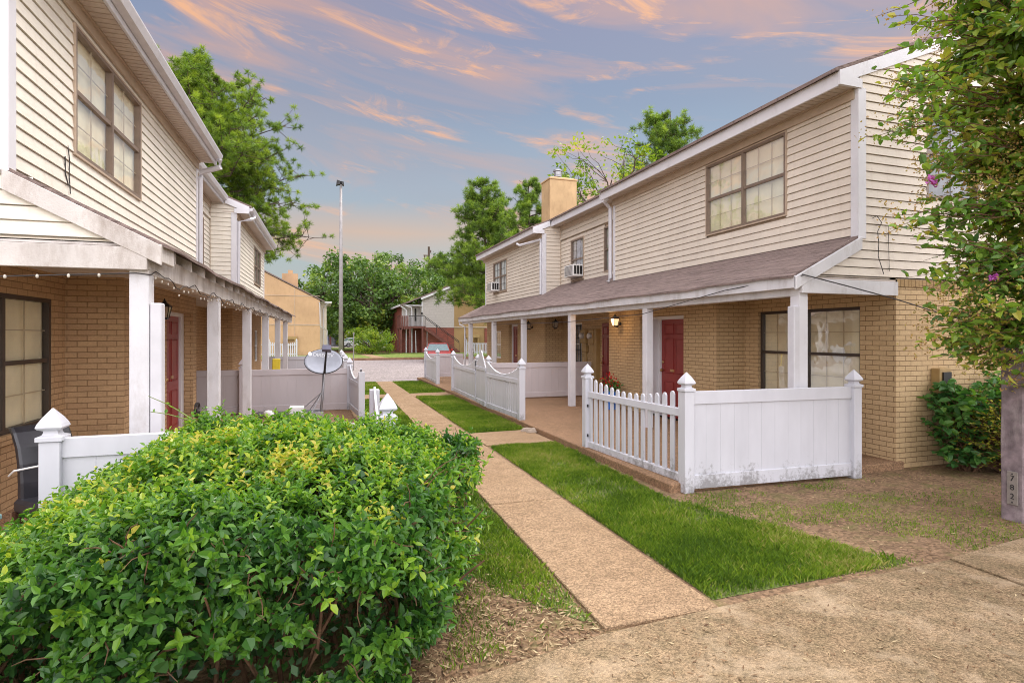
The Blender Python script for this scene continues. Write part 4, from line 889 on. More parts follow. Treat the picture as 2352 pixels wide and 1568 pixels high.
for a, b in ((-2.8,4.0),(-2.02,4.0),(-2.8,4.57),(-2.02,4.57)): build('leg', MB().box(a-.02, a+.02, b-.02, b+.02, 0, .55), M_white, t)
# hanging string lights on the left porch
sl = thing('string_lights', 'strand of small clear bulbs along the left porch beam', 'string lights', FL(-.08, 0, 2.25))
pts = []; 
for i in range(121): v = -.0+i*15.6/120; pts.append((-.085, v, 2.245+.035*math.sin(v*5.3)+.02*math.sin(v*13)))
m = MB(FL); m.tube([(1.5,-.07,2.24),(1.0,-.07,2.19),(.5,-.07,2.22),(.0,-.075,2.25)]+pts, .005, 4); build('cable', m, M_cable, sl)
for i in range(80):
    v = .1+i*.19; z = 2.205+.035*math.sin(v*5.3)+.02*math.sin(v*13)
    q = MB(FL); q.sphere((-.09,v,z-.012), .009, 6, 4, (1,1,1.4)); build('bulb', q, M_bulb, sl, smooth=True)
for k in range(7): q = MB(FL); q.sphere((1.45-k*.2,-.075,2.195+.03*abs(k-3)/3), .012, 6, 4, (1,1,1.4)); build('bulb', q, M_bulb, sl, smooth=True)
# flower pot right porch
t = thing('flower_pot', 'pot of red flowers against the lit brick pier', 'flower pot', (6.25, 11.5, .1))
m = MB(); m.tube([(6.25,11.5,.1),(6.25,11.5,.45),(6.25,11.5,.5)], [.12,.17,.18], 12); build('pot', m, M_blue, t)
n = 260; p = np.array([6.25,11.5,.62])+rv(n)*RNG.uniform(.05, .24, n)[:, None]*np.array([1,1,.8]); leafmesh('foliage', leaves(p, rv(n), rv(n), np.full(n, .07), np.full(n, .04)), RNG.random(2*n), L_broad, t)
n = 70; p = np.array([6.25,11.5,.74])+rv(n)*RNG.uniform(.08, .24, n)[:, None]*np.array([1,1,.7]); leafmesh('blossom', leaves(p, rv(n), rv(n), np.full(n, .06), np.full(n, .05)), np.full(2*n, .5), mat_leaf('red_petal', [(0,(.5,.02,.02)),(1,(.6,.04,.05))]), t)

# timber post with number plate at the right edge
t = thing('timber_post', 'thick weathered purple grey timber post with a small number plate at the right edge', 'post', (6.45, 3.75, 0))
c = Vector((6.21, 3.50, 0)); ang = 0
fx = Vector((math.cos(ang), math.sin(ang), 0)); fy = Vector((-math.sin(ang), math.cos(ang), 0)); fp = lambda a, b, z: tuple(c+fx*a+fy*b+Vector((0,0,z)))
m = MB(fp); N = 12
m.loft([[(.005*math.sin(i*1.7),.0,-.05+i*.16),(.19,.004*math.sin(i*2.3),-.05+i*.16),(.19,.19,-.05+i*.16),(.005*math.sin(i),.19,-.05+i*.16)] for i in range(N)]); build('post', m, M_post, t, bevel=.010)
m = MB(fp); m.box(-.016, -.006, .036, .128, .16, .475); pl = build('number_plate', m, M_plate, t, bevel=.003)
for zz_ in (.452, .183): build('screw', MB(fp).sphere((-.018,.082,zz_), .007, 6, 4), M_iron, pl)
for k, ch_ in enumerate('782'):
    cu = bpy.data.curves.new('numeral', 'FONT'); cu.body = ch_; cu.size = .075; cu.extrude = .001; cu.align_x = 'CENTER'
    to = bpy.data.objects.new('numeral', cu); COL.objects.link(to); me = bpy.data.meshes.new_from_object(to.evaluated_get(bpy.context.evaluated_depsgraph_get())); bpy.data.objects.remove(to)
    for v in me.vertices: v.co = Vector(fp(-.0175-v.co.z, .082-v.co.x, .385-k*.085+v.co.y)) - ORG[t]
    link('numeral', me, M_ink, pl)

# ---------------------------------------------------------------- hedge
BND = np.array([(-3.2,2.55),(-.6,2.55),(.30,2.62),(.55,3.05),(.86,3.75),(1.04,4.3),(.92,4.55),(-1.5,4.62),(-1.75,4.4),(-2.3,3.9),(-3.2,3.5)])
def hedge():
    t = thing('hedge', 'large dense green hedge filling the left foreground', 'hedge', (-.5, 3.6, 0))
    poly = [tuple(p) for p in BND]
    def dist_edge(x, y):
        d = np.full(len(x), 9.); n = len(BND)
        for i in range(n):
            a, b = BND[i], BND[(i+1) % n]; ab = b-a; L = (ab**2).sum(); tt = np.clip(((x-a[0])*ab[0]+(y-a[1])*ab[1])/L, 0, 1); d = np.minimum(d, np.hypot(x-a[0]-tt*ab[0], y-a[1]-tt*ab[1]))
        return d
    def H(x, y):
        d = dist_edge(x, y); r = .38
        rnd = np.where(d < r, r-np.sqrt(np.maximum(0, r*r-(r-d)**2)), 0)
        left = np.clip((-.75-x), 0, 3)*.60; front = np.clip(3.3-y, 0, 1)*.20; rt = np.clip(x+.1, 0, 2)*.17
        return 1.13-left-front-rt-rnd*.85+.15*(vnoise(x, y, 2.3, 21)-.5)+.10*(vnoise(x, y, 6, 22)-.5)
    def top(n):
        x = RNG.uniform(-3.2, 1.25, n*2); y = RNG.uniform(2.5, 4.7, n*2); k = pip(x, y, poly); x, y = x[k][:n], y[k][:n]; z = H(x, y); e = .03
        nr = unit(np.stack([-(H(x+e, y)-H(x-e, y))/(2*e), -(H(x, y+e)-H(x, y-e))/(2*e), np.ones(len(x))], 1)); nr = unit(np.clip(nr, -2, 2)); return np.stack([x, y, z], 1), nr
    def side(n):
        seg = np.diff(np.vstack([BND, BND[:1]]), axis=0); L = np.hypot(seg[:,0], seg[:,1]); L[[6,7,8]] *= .4; pr = L/L.sum(); i = RNG.choice(len(BND), n, p=pr); tt = RNG.random(n)
        p = BND[i]+seg[i]*tt[:, None]; nn = np.stack([seg[i,1], -seg[i,0], np.zeros(n)], 1); nn = unit(nn); zt = H(p[:,0]-nn[:,0]*.3, p[:,1]-nn[:,1]*.3)
        z = RNG.uniform(.03, 1, n)**.75*zt*.93; bulge = .10*np.sin(np.clip(z/zt, 0, 1)*3.1)+.12*(vnoise(p[:,0]*1.3+z*2, p[:,1]*1.3+z, 2.5, 31)-.5)-.10*np.clip(1-z/.35, 0, 1)
        keep = (vnoise(p[:,0]*1.5+5, z*3+p[:,1], 2.1, 33) > .50) | (z > .76*zt) | (z < .26*zt)
        q = np.stack([p[:,0], p[:,1], z], 1)+nn*bulge[:, None]; return q[keep], nn[keep]
    pt, nt_ = top(7600); ps, ns = side(6600)
    P0 = np.concatenate([pt, ps]); N0 = np.concatenate([nt_, ns]); istop = np.r_[np.ones(len(pt)), np.zeros(len(ps))]
    depth = np.abs(RNG.normal(0, .07, len(P0))); P0 = P0-N0*depth[:, None]
    n = len(P0); up = np.tile([0,0,1.], (n, 1)); D0 = unit(N0*.7+up*.45+rv(n)*.65); SL = RNG.uniform(.05, .13, n)*(1+.35*(RNG.random(n) > .93))
    D0[:, 2] = np.where(istop > 0, np.abs(D0[:, 2]), D0[:, 2])
    K = 8; pos = []; dr = []; nr = []; ln = []; tn = []
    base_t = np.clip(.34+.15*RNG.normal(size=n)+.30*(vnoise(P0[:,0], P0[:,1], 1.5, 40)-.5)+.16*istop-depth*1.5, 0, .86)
    yell = (vnoise(P0[:,0]+9, P0[:,1]*1.5, 1.9, 44) > .84) & (istop > 0); base_t = np.where(yell, np.clip(base_t+.25, 0, .93), base_t)
    for k in range(K):
        f = (k//2)/3.5; a = unit(np.cross(D0, rv(n))); ph = (k % 2)*math.pi+(k//2)*1.57
        b = np.cross(D0, a) if k else a
        if k == 0: A0 = unit(np.cross(D0, unit(rv(n)))); B0 = np.cross(D0, A0)
        side_ = A0*math.cos(ph)+B0*math.sin(ph)
        pos.append(P0+D0*(SL*f)[:, None]); dr.append(unit(side_+D0*(.35+.6*f)+rv(n)*.18)); nr.append(unit(D0+up*.6+rv(n)*.25)); ln.append(RNG.uniform(.027, .050, n)*(1.12-.42*f)*np.where(istop > 0, 1, 1.3)*RNG.uniform(.75, 1.25, n)); tn.append(base_t+f*.22+RNG.normal(0, .06, n))
    pos = np.concatenate(pos); dr = np.concatenate(dr); nr = np.concatenate(nr); ln = np.concatenate(ln); tn = np.concatenate(tn)
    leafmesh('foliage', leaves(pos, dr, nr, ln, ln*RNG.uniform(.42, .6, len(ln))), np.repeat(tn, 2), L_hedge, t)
    # broad ivy leaves woven through
    pi_, ni = side(900); pt2, nt2 = top(400); pi_ = np.concatenate([pi_, pt2]); ni = np.concatenate([ni, nt2]); m_ = len(pi_)
    dd = unit(rv(m_)+np.array([0,0,-.5])); l = RNG.uniform(.03, .058, m_)
    leafmesh('ivy_leaves', leaves(pi_+ni*.03, dd, unit(ni+.5*rv(m_)+np.array([0,0,.4])), l, l*.95, .12), np.repeat(RNG.uniform(.0, .42, m_), 2), L_hedge, t)
    # inner old leaves
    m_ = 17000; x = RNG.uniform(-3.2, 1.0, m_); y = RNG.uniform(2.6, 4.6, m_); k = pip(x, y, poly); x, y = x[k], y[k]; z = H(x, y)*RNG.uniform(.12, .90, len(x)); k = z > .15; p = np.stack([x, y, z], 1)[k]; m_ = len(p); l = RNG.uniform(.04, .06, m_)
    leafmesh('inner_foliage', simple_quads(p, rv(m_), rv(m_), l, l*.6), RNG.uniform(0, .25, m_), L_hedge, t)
    # woody stems and bare twigs
    mb = MB(); rr = random.Random(5)
    for i in range(150):
        x = rr.uniform(-2.6, .9); y = rr.uniform(2.75, 4.4)
        if not pip(np.array([x]), np.array([y]), poly)[0]: continue
        p = Vector((x, y, 0)); pts = [p.copy()]; d_ = Vector((rr.uniform(-.3,.3), rr.uniform(-.5,.2), 1)).normalized()
        h = H(np.array([x]), np.array([y]))[0]*.9
        for s in range(5): p = p+d_*h/5; d_ = (d_+Vector((rr.uniform(-.35,.35), rr.uniform(-.35,.3), 0))).normalized(); pts.append(p.copy())
        mb.tube([tuple(q) for q in pts], [.014,.012,.010,.008,.006,.004], 5)
    pt3, nt3 = side(900)
    for q, nn in zip(pt3, nt3):
        p = Vector(q)-Vector(nn)*.07; d_ = (Vector(nn)*.7+Vector((rr.uniform(-1,1), rr.uniform(-.6,.6), rr.uniform(-.7,.9)))).normalized(); pts = [p.copy()]
        for s in range(4): p = p+d_*rr.uniform(.03, .06); d_ = (d_+Vector((rr.uniform(-.5,.5), rr.uniform(-.5,.5), rr.uniform(-.5,.4)))).normalized(); pts.append(p.copy())
        mb.tube([tuple(q2) for q2 in pts], [.004,.0035,.003,.0025,.0015], 4, cap=False)
    build('woody_stems', mb, M_twig, t, fixn=False)
    LP = []; LD = []
    def shoot(x, y, dx, dy, dz, L_, r=.004, dens=16):
        z = H(np.array([x]), np.array([y]))[0]-.05; p = Vector((x, y, z)); d_ = Vector((dx, dy, dz)).normalized(); pts = [p.copy()]; N = 9
        for s in range(N): p = p+d_*L_/N; d_ = (d_+Vector((rr.uniform(-.12,.12), rr.uniform(-.12,.12), -.05))).normalized(); pts.append(p.copy())
        build('green_shoot', MB().tube([tuple(q) for q in pts], [r*(1-.07*k) for k in range(N+1)], 4, cap=False), M_greenstem, t, fixn=False)
        for k in range(dens): f = rr.uniform(.15, 1)*N; i = min(int(f), N-1); LP.append(tuple(pts[i].lerp(pts[i+1], f-i))); LD.append((rr.uniform(-1,1), rr.uniform(-1,1), rr.uniform(0,1.2)))
    shoot(-.75, 4.35, -.75, .1, .62, .42, .006, 5); shoot(-.72, 4.4, -.8, .1, .42, .40, .006, 4); shoot(-1.55, 4.1, .1, .2, 1, .28, .003, 12); shoot(.50, 4.5, .0, 0, 1, .30, .004, 34); shoot(.58, 4.55, .15, 0, 1, .22, .004, 26); shoot(.40, 4.4, -.1, 0, 1, .2, .004, 20)
    for k in range(75): shoot(rr.uniform(-2, .95), rr.uniform(2.9, 4.5), rr.uniform(-.5,.5), rr.uniform(-.4,.4), 1, rr.uniform(.10,.22), .0025, 14)
    LP = np.array(LP); LD = unit(np.array(LD)); m_ = len(LP); l = RNG.uniform(.026, .045, m_); leafmesh('shoot_leaves', leaves(LP, LD, unit(rv(m_)*.4+np.array([0,0,1])), l, l*.5), np.repeat(RNG.uniform(.45, .88, m_), 2), L_hedge, t)
hedge()

# ---------------------------------------------------------------- trees
def limb(mb, p0, p1, r0, r1, sag=.0, n=6, jit=.05, rr=random):
    p0, p1 = Vector(p0), Vector(p1); L = (p1-p0).length; pts = []
    for i in range(n+1):
        f = i/n; q = p0.lerp(p1, f); q.z += sag*L*math.sin(f*math.pi)
        if 0 < i < n: q += Vector((rr.uniform(-1,1), rr.uniform(-1,1), rr.uniform(-1,1)))*L*jit
        pts.append(q)
    mb.tube([tuple(q) for q in pts], [r0+(r1-r0)*i/n for i in range(n+1)], 6, cap=False); return pts
def pine(label, base, height, crown, trunk_r, whorls, leafm, seed, group, tufts=10, nl=.20, dens=26, lower=.35, tuft_r=.30, lean=(0,0), wmul=1):
    rr = random.Random(seed); rg = np.random.default_rng(seed); t = thing('pine_tree', label, 'tree', base, group); B = Vector(base)
    mb = MB(); top = B+Vector((lean[0], lean[1], height)); tp = limb(mb, B, top, trunk_r, .03, 0, 10, .006, rr); build('trunk', mb, M_bark, t, smooth=True)
    mb = MB(); C = []
    for i in range(whorls):
        f = lower+(1-lower)*(i+rr.random()*.6)/whorls; f = min(f, .985); c = B.lerp(top, f); rad = crown(f)
        for k in range(rr.choice((4,5,6))):
            th = rr.uniform(0, 6.283); L = rad*rr.uniform(.55, 1.08); e = c+Vector((math.cos(th)*L, math.sin(th)*L, L*rr.uniform(.05, .38))); pts = limb(mb, c, e, .05*(1-f)+.03, .012, -.06, 6, .04, rr)
            for q in range(max(3, int(tufts*L/2.2))):
                g = rr.uniform(.38, 1.0); j = min(int(g*6), 5); b0 = pts[j].lerp(pts[j+1], g*6-j); off = Vector((rr.gauss(0,1), rr.gauss(0,1), rr.gauss(.35,.8))); off = off.normalized()*rr.uniform(.15, .75)*(.5+.28*L)
                e2 = b0+off; mb.tube([tuple(b0), tuple(b0.lerp(e2, .5)+Vector((0,0,-.04))), tuple(e2)], [.014,.01,.006], 4, cap=False)
                for s in range(2): C.append(tuple(b0.lerp(e2, .62+.42*s)+Vector((rr.gauss(0,.03), rr.gauss(0,.03), rr.gauss(0,.03)))))
    build('branches', mb, M_bark, t, fixn=False)
    C = np.array(C); n = len(C)*dens; P = np.repeat(C, dens, 0); D = unit(rg.normal(size=(n,3))+np.array([0,0,.45])); l = rg.uniform(.6, 1.15, n)*nl*tuft_r/.30
    tt = np.repeat(np.clip(rg.normal(.48, .2, len(C)), 0, 1), dens)+D[:, 2]*.18+rg.normal(0, .08, n)
    leafmesh('needles', simple_quads(P, D, unit(rg.normal(size=(n,3))), l, np.full(n, .020*wmul)), tt, leafm, t)
    return t
pine('tall bright green pine rising behind the left terrace', (-5.5, 28.5, 0), 13.9, lambda f: float(np.interp(f, [.3,.36,.45,.66,.83,.93,1], [2.8,4.6,5.3,4.7,3.3,1.9,.5])), .28, 24, L_pine, 3, 'pine trees', tufts=14, nl=.24, dens=75, lower=.30, wmul=.85)
pine('conical pine hanging over the siding house across the road', (13.3, 44.6, 0), 14.3, lambda f: .6+6.2*(1-f)**.72, .25, 21, L_pine2, 8, 'pine trees', tufts=9, nl=.40, dens=60, lower=.26, wmul=1.4, lean=(-.8,0))
pine('darker pine just left of the chimney', (17.6, 47.5, 0), 15.6, lambda f: .7+6.0*(1-f)**.75, .25, 16, L_pine2, 9, 'pine trees', tufts=8, nl=.40, dens=60, lower=.3, wmul=1.4)
pine('flat topped pine above the right terrace roof', (21.4, 31.5, 0), 16.2, lambda f: .8+5.6*(1-f)**.6, .25, 15, L_pine2, 14, 'pine trees', tufts=9, nl=.34, dens=60, lower=.5, wmul=1.2)

def broadleaf(name, label, cat, base, height, crad, cz, trunk_r, leafm, seed, nclump, lsize, per, group=None, trunk_h=.3, forks=4, squash=.75, clump_r=1.0, fill=.35, parent_part='crown'):
    rr = random.Random(seed); rg = np.random.default_rng(seed); t = thing(name, label, cat, base, group); B = Vector(base); mb = MB(); fork = B+Vector((0,0,height*trunk_h)); limb(mb, B, fork, trunk_r, trunk_r*.8, 0, 5, .02, rr)
    cc = np.array([base[0], base[1], base[2]+height*cz]); dirs = unit(rg.normal(size=(nclump,3))); rad = rg.uniform(fill, 1, nclump)**.5; ell = np.array([crad, crad, height*(1-cz)])
    wob = 1+.16*np.sin(dirs[:,0]*5+seed)+.13*np.cos(dirs[:,1]*7+dirs[:,2]*4)
    P = cc+dirs*ell*(rad*wob)[:, None]; low = P[:,2] < base[2]+height*(trunk_h*.75); P[low, 2] = base[2]+height*(trunk_h*.75)+rg.random(low.sum())*.5
    tips = [Vector(cc)+Vector((math.cos(a)*crad*.5, math.sin(a)*crad*.5, rr.uniform(-.1,.3)*height*.4)) for a in [6.283*k/forks+rr.random() for k in range(forks)]]
    limbs = [limb(mb, fork, e, trunk_r*.6, trunk_r*.2, .05, 7, .04, rr) for e in tips]
    for p in P:
        p = Vector(p); q = min((x for l in limbs for x in l[2:]), key=lambda x: (x-p).length); limb(mb, q, p, trunk_r*.13, trunk_r*.03, .04, 4, .06, rr)
    build('trunk', mb, M_bark, t, fixn=False)
    n = nclump*per; C = np.repeat(P, per, 0); cr = np.repeat(rg.uniform(.6, 1.25, nclump)*clump_r, per); dl = rg.normal(size=(n,3)); dl = unit(dl)*(rg.random(n)**.45*cr)[:, None]*np.array([1,1,squash])
    tt = np.repeat(np.clip(rg.normal(.45, .2, nclump), 0, 1), per)+rg.normal(0, .12, n); l = lsize*rg.uniform(.6, 1.3, n)
    nn = unit(dl+np.array([0,0,.8])+.7*rg.normal(size=(n,3))); leafmesh(parent_part, simple_quads(C+dl, unit(np.cross(nn, rg.normal(size=(n,3)))), nn, l, l*.62), tt, leafm, t)
    return t
G_ = 'broad trees beyond the road'
broadleaf('shade_tree', 'dark rounded shade tree behind the street lamp pole', 'tree', (2.6, 74, 0), 11.6, 6.2, .52, .35, L_oak, 21, 120, .42, 100, G_, .40, 5, clump_r=1.3)
broadleaf('shade_tree', 'forked shade tree with a leaning dark trunk above the round shrub', 'tree', (5.8, 68, 0), 11.0, 5.6, .58, .42, L_oak, 22, 110, .40, 100, G_, .38, 5, clump_r=1.2)
broadleaf('shade_tree', 'lighter shade tree left of the red brick stair house', 'tree', (11.2, 76, 0), 12.9, 6.2, .55, .35, L_oak, 23, 115, .42, 95, G_, .36, 5, clump_r=1.3)
broadleaf('shade_tree', 'pale small tree behind the tan gable house', 'tree', (-1, 88, 0), 8.6, 5.0, .5, .3, L_oak, 26, 60, .45, 80, G_, .38, 4, clump_r=1.2)
broadleaf('shade_tree', 'dense tree seen beyond the far utility pole', 'tree', (19.5, 82, 0), 13.0, 7.0, .5, .35, L_oak, 27, 90, .5, 90, G_, .25, 5, clump_r=1.6)
for i, (x, y, h) in enumerate(((-6,118,7),(2,120,8),(9,122,7.5),(17,118,8),(26,118,9),(-14,120,9),(36,112,10))): broadleaf('roadside_tree', ('%s tree in the far background, %s from the left' % (['dark green','lime green'][i % 2], ['second','third','fourth','fifth','sixth','leftmost','seventh'][i])).replace('leftmost from the left','the leftmost'), 'tree', (x, y, 0), h, 5, .5, .3, L_lime if i % 2 else L_oak, 50+i, 46, .55, 60, 'far background trees', .15, 3, clump_r=1.7)
broadleaf('lime_tree', 'thin yellow green tree with bare upper limbs above the right roof', 'tree', (14.6, 27, 0), 13.4, 3.0, .70, .16, L_lime, 31, 74, .20, 22, None, .45, 6, clump_r=.55, fill=.1)
broadleaf('lime_tree', 'bright yellow green foliage left of the flat topped pine', 'tree', (16.9, 28.5, 0), 11.8, 1.9, .74, .14, L_lime, 34, 40, .24, 60, None, .5, 4, clump_r=.65)
broadleaf('lime_tree', 'small yellow green branch behind the chimney', 'tree', (12.4, 27, 0), 10.3, 1.2, .86, .12, L_lime, 35, 18, .22, 50, None, .5, 3, clump_r=.5)
broadleaf('round_shrub', 'large rounded shrub on the lawn across the road', 'shrub', (4.6, 54.5, .1), 2.35, 2.0, .5, .10, L_lime, 41, 60, .16, 110, None, .15, 5, clump_r=.5, parent_part='foliage')
for i, (x, y, r_, lab) in enumerate(((4.2,97,2.0,'bright lime shrub in the distance just right of the lamp pole'),(10.6,96,2.2,'bright lime shrub in the distance nearest the blue sign'),(7.2,99,2.0,'bright lime shrub in the distance behind the forked tree trunk'),(13.6,100,2.2,'bright lime shrub in the distance behind the blue sign'))): broadleaf('lime_shrub', lab, 'shrub', (x, y, .1), 4.4, r_+.4, .5, .08, L_lime, 60+i, 46, .34, 80, 'lime shrubs', .1, 4, clump_r=.65, parent_part='foliage')
for i, x in enumerate((9.4, 10.9, 12.2)): broadleaf('clipped_shrub', ['leftmost small dark clipped shrub in front of the blue sign','middle small dark clipped shrub in front of the blue sign','rightmost small dark clipped shrub in front of the blue sign'][i], 'shrub', (x, 80, .1), 1.2, .8, .5, .06, L_oak, 70+i, 18, .2, 60, 'clipped shrubs by the blue sign', .1, 3, clump_r=.35, parent_part='foliage')

# ---------------------------------------------------------------- crepe myrtle at the right edge
def myrtle():
    base = Vector((7.2, 3.25, 0)); t = thing('crepe_myrtle', 'leafy crepe myrtle with purple flowers hanging in from the right edge', 'tree', base); rr = random.Random(77); rg = np.random.default_rng(77)
    mb = MB(); limbs = []
    for k in range(7):
        a = rr.uniform(0, 6.28); e = base+Vector((math.cos(a)*.9-.2, math.sin(a)*.7, rr.uniform(3.2, 5.8))); limbs.append(limb(mb, base+Vector((rr.uniform(-.08,.08), rr.uniform(-.08,.08), 0)), e, .045, .015, .02, 9, .015, rr))
    # crown boundary radius as a function of height (bulging, ragged)
    def rad(z): return np.interp(z, [1.35, 1.6, 2.0, 2.5, 2.9, 3.5, 3.9, 4.3, 4.9, 5.4, 6.4], [.7, 1.2, 1.25, 1.3, 1.0, .88, 1.35, 1.55, 1.35, 1.3, .6])
    n = 2500; z = rg.uniform(1.42, 6.2, n); a = rg.uniform(0, 6.283, n); rough = .78+.22*np.sin(a*3+z*2.1)+.16*np.sin(a*7-z*4.7)
    r = rad(z)*rough*rg.uniform(.2, 1.0, n)**.5
    cx, cy = 6.62, 3.50; T_ = np.stack([cx+np.cos(a)*r, cy+np.sin(a)*r, z+.0], 1)
    extra = [(5.02,3.85,2.70),(5.12,3.8,2.78),(5.22,3.8,2.66),(5.3,3.75,2.8),(5.02,3.8,4.1),(4.97,3.85,4.0),(5.1,3.8,3.85),(5.15,3.8,4.25),(5.05,3.8,4.75),(5.2,3.75,4.9),(5.25,3.7,4.6),(5.33,3.7,3.45),(5.28,3.7,3.3),(5.38,3.7,2.3),(5.3,3.75,2.15),(5.35,3.7,1.9),(5.45,3.7,1.75),(5.40,3.7,1.58),(5.6,3.6,1.5),(5.8,3.5,1.48),(6.0,3.45,1.42)]
    for e in extra:
        for q in range(4): T_ = np.vstack([T_, np.array(e)+rg.normal(0, .09, 3)])
    T_ = T_[~((T_[:,0] > 7.0) & (rg.random(len(T_)) < .5))]
    LPos, LDir, BP, FP = [], [], [], []
    for p in T_:
        p = Vector(p); q = min((x for l in limbs for x in l[3:] if x.z < p.z+.3), key=lambda x: (x-p).length, default=limbs[0][4]); L = (p-q).length; s0 = q.lerp(p, max(0, 1-1.0/max(L, 1e-6))) if L > 1.0 else q
        pts = limb(mb, s0, p, .006, .002, .06, 5, .05, rr); d_ = (pts[-1]-pts[-3]).normalized()
        for k in range(15):
            f = rr.uniform(.1, 1.0)*5; i = min(int(f), 4); LPos.append(tuple(pts[i].lerp(pts[i+1], f-i))); LDir.append(tuple((Vector((rr.gauss(0,1), rr.gauss(0,1), rr.gauss(.1,.7)))+d_*.4)))
        if rr.random() < .33+.3*math.sin(p.z*3.1+p.y*2.7):
            for k in range(20): BP.append(tuple(p+Vector((rr.gauss(0,.06), rr.gauss(0,.06), rr.gauss(.05,.07)))))
    build('branches', mb, M_twig, t, fixn=False)
    P = np.array(LPos); D = unit(np.array(LDir)); n = len(P); l = rg.uniform(.055, .12, n)
    shoot_t = np.clip(rg.normal(.58, .2, n)+.25*(np.sin(P[:,2]*2.3+P[:,0]*3)*.5), 0, .93)
    leafmesh('foliage', leaves(P, D, unit(rg.normal(size=(n,3))*.7+np.array([0,0,1])), l, l*.58, .15), np.repeat(shoot_t, 2), L_myrtle, t)
    P = np.array(BP); n = len(P); q = [];
    for k in range(2): q.append(simple_quads(P-np.array([0,0,.008]), rg.normal(size=(n,3))+np.array([0,0,.6]), rg.normal(size=(n,3)), np.full(n, .022), np.full(n, .018)))
    leafmesh('buds', np.concatenate(q), rg.random(2*n), L_bud, t)
    fl = [(5.93,3.2,2.68,.055),(5.35,3.72,3.18,.028),(5.72,3.45,2.28,.015)]
    P = np.concatenate([np.array(f[:3])+rg.normal(0, f[3]*.6, (26, 3)) for f in fl]); n = len(P); l = np.full(n, .035)
    leafmesh('blossom', leaves(P, rg.normal(size=(n,3)), rg.normal(size=(n,3)), l, l, .3), rg.random(2*n), L_petal, t)
myrtle()
# wall shrubs behind the timber post
def wall_shrub(name, label, c, rad_, h, leafm, n, ls, seed, ratio=.6):
    rg = np.random.default_rng(seed); rr = random.Random(seed); t = thing(name, label, 'shrub', (c[0], c[1], 0)); mb = MB(); P = []; D = []
    for k in range(int(n/9)):
        a = rr.uniform(0, 6.28); r_ = rad_*rr.uniform(.2, 1)**.6; z = h*(.12+.88*rr.random()**.7)*(1-.25*(r_/rad_)**2); e = Vector((c[0]+math.cos(a)*r_, c[1]+math.sin(a)*r_*.7, z)); b0 = Vector((c[0]+rr.uniform(-.1,.1), c[1]+rr.uniform(-.1,.1), max(0, z-rr.uniform(.3,.6)))); pts = limb(mb, b0, e, .006, .002, .08, 5, .05, rr)
        for q in range(9): f = rr.uniform(.45, 1)*5; i = min(int(f), 4); P.append(tuple(pts[i].lerp(pts[i+1], f-i))); D.append((rr.gauss(0,1), rr.gauss(0,1), rr.gauss(.1,.5)))
    for k in range(6): limb(mb, (c[0]+rr.uniform(-.1,.1), c[1], 0), (c[0]+rr.uniform(-.4,.4)*rad_, c[1]+rr.uniform(-.2,.2), h*.7), .012, .005, 0, 6, .03, rr)
    build('stems', mb, M_twig, t, fixn=False); P = np.array(P); D = unit(np.array(D)); n = len(P); l = ls*rg.uniform(.6, 1.25, n)
    leafmesh('foliage', leaves(P, D, unit(rg.normal(size=(n,3))*.5+np.array([0,0,1])), l, l*ratio, .12), np.repeat(np.clip(rg.normal(.5, .22, n)+.2*(P[:,2]/h-.5), 0, 1), 2), leafm, t)
wall_shrub('broad_leaf_shrub', 'broad leaved green shrub against the near brick end wall', (8.0, 5.12), .62, 1.32, L_broad, 1300, .125, 5, .62)
wall_shrub('golden_shrub', 'yellow green small leaved shrub behind the timber post', (8.35, 4.85), .85, 1.12, L_gold, 6500, .045, 6, .6)
wall_shrub('broad_leaf_shrub', 'tall leafy sapling between the golden shrub and the brick wall', (8.9, 5.15), .55, 1.55, L_broad, 500, .13, 7, .45)

# ---------------------------------------------------------------- far side of the road
def wallquad(mb, x0, x1, y, z0, z1): mb.add([(x0,y,z0),(x1,y,z0),(x1,y,z1),(x0,y,z1)], [(0,1,2,3)])
t = thing('stucco_house', 'tan gable end house across the road on the left', 'house', (-5, 55, 0))
m = MB(); m.loft([[(-12.3,53,0),(0,53,0),(0,53,4.9),(-6.15,53,8.1),(-12.3,53,4.9)], [(-12.3,66,0),(0,66,0),(0,66,4.9),(-6.15,66,8.1),(-12.3,66,4.9)]]); build('wall', m, M_stucco, t)
m = MB(); m.box(-12.3, .01, 52.95, 53, 2.72, 2.80).box(-12.3, .01, 52.96, 53, 5.25, 5.30).box(-2.1, -2.06, 52.97, 53, 0, 6.0); build('wall_band', m, M_trimtan, t)
m = MB(); m.hexa([(.4,52.9,4.75),(-6.15,52.9,8.15),(-6.15,66,8.15),(.4,66,4.75),(.4,52.9,4.85),(-6.15,52.9,8.28),(-6.15,66,8.28),(.4,66,4.85)]); m.hexa([(-6.15,52.9,8.15),(-12.7,52.9,4.75),(-12.7,66,4.75),(-6.15,66,8.15),(-6.15,52.9,8.28),(-12.7,52.9,4.85),(-12.7,66,4.85),(-6.15,66,8.28)]); rf = build('roof', m, M_shingle, t)
m = MB(); m.box(-3.3, -1.95, 56, 57.1, 5.5, 7.5).box(-2.8, -2.4, 56.3, 56.8, 7.5, 7.85); build('chimney', m, M_stucco, rf)
w = W(None, (0, 53.9), (1, 0), (0, -1)); m = w.mb(); siding(m, .1, 4.7, lambda z: (0, .55), h=.2); panel(m, 0, .55, 0, 4.75, out=-.01); m.box(.45, .56, -6, .03, 0, 4.75); build('side_bay', m, M_siding, t, fixn=False)
m = MB(); m.box(0, 1.0, 53.5, 60, 4.72, 4.85); build('eave', m, M_white, t)
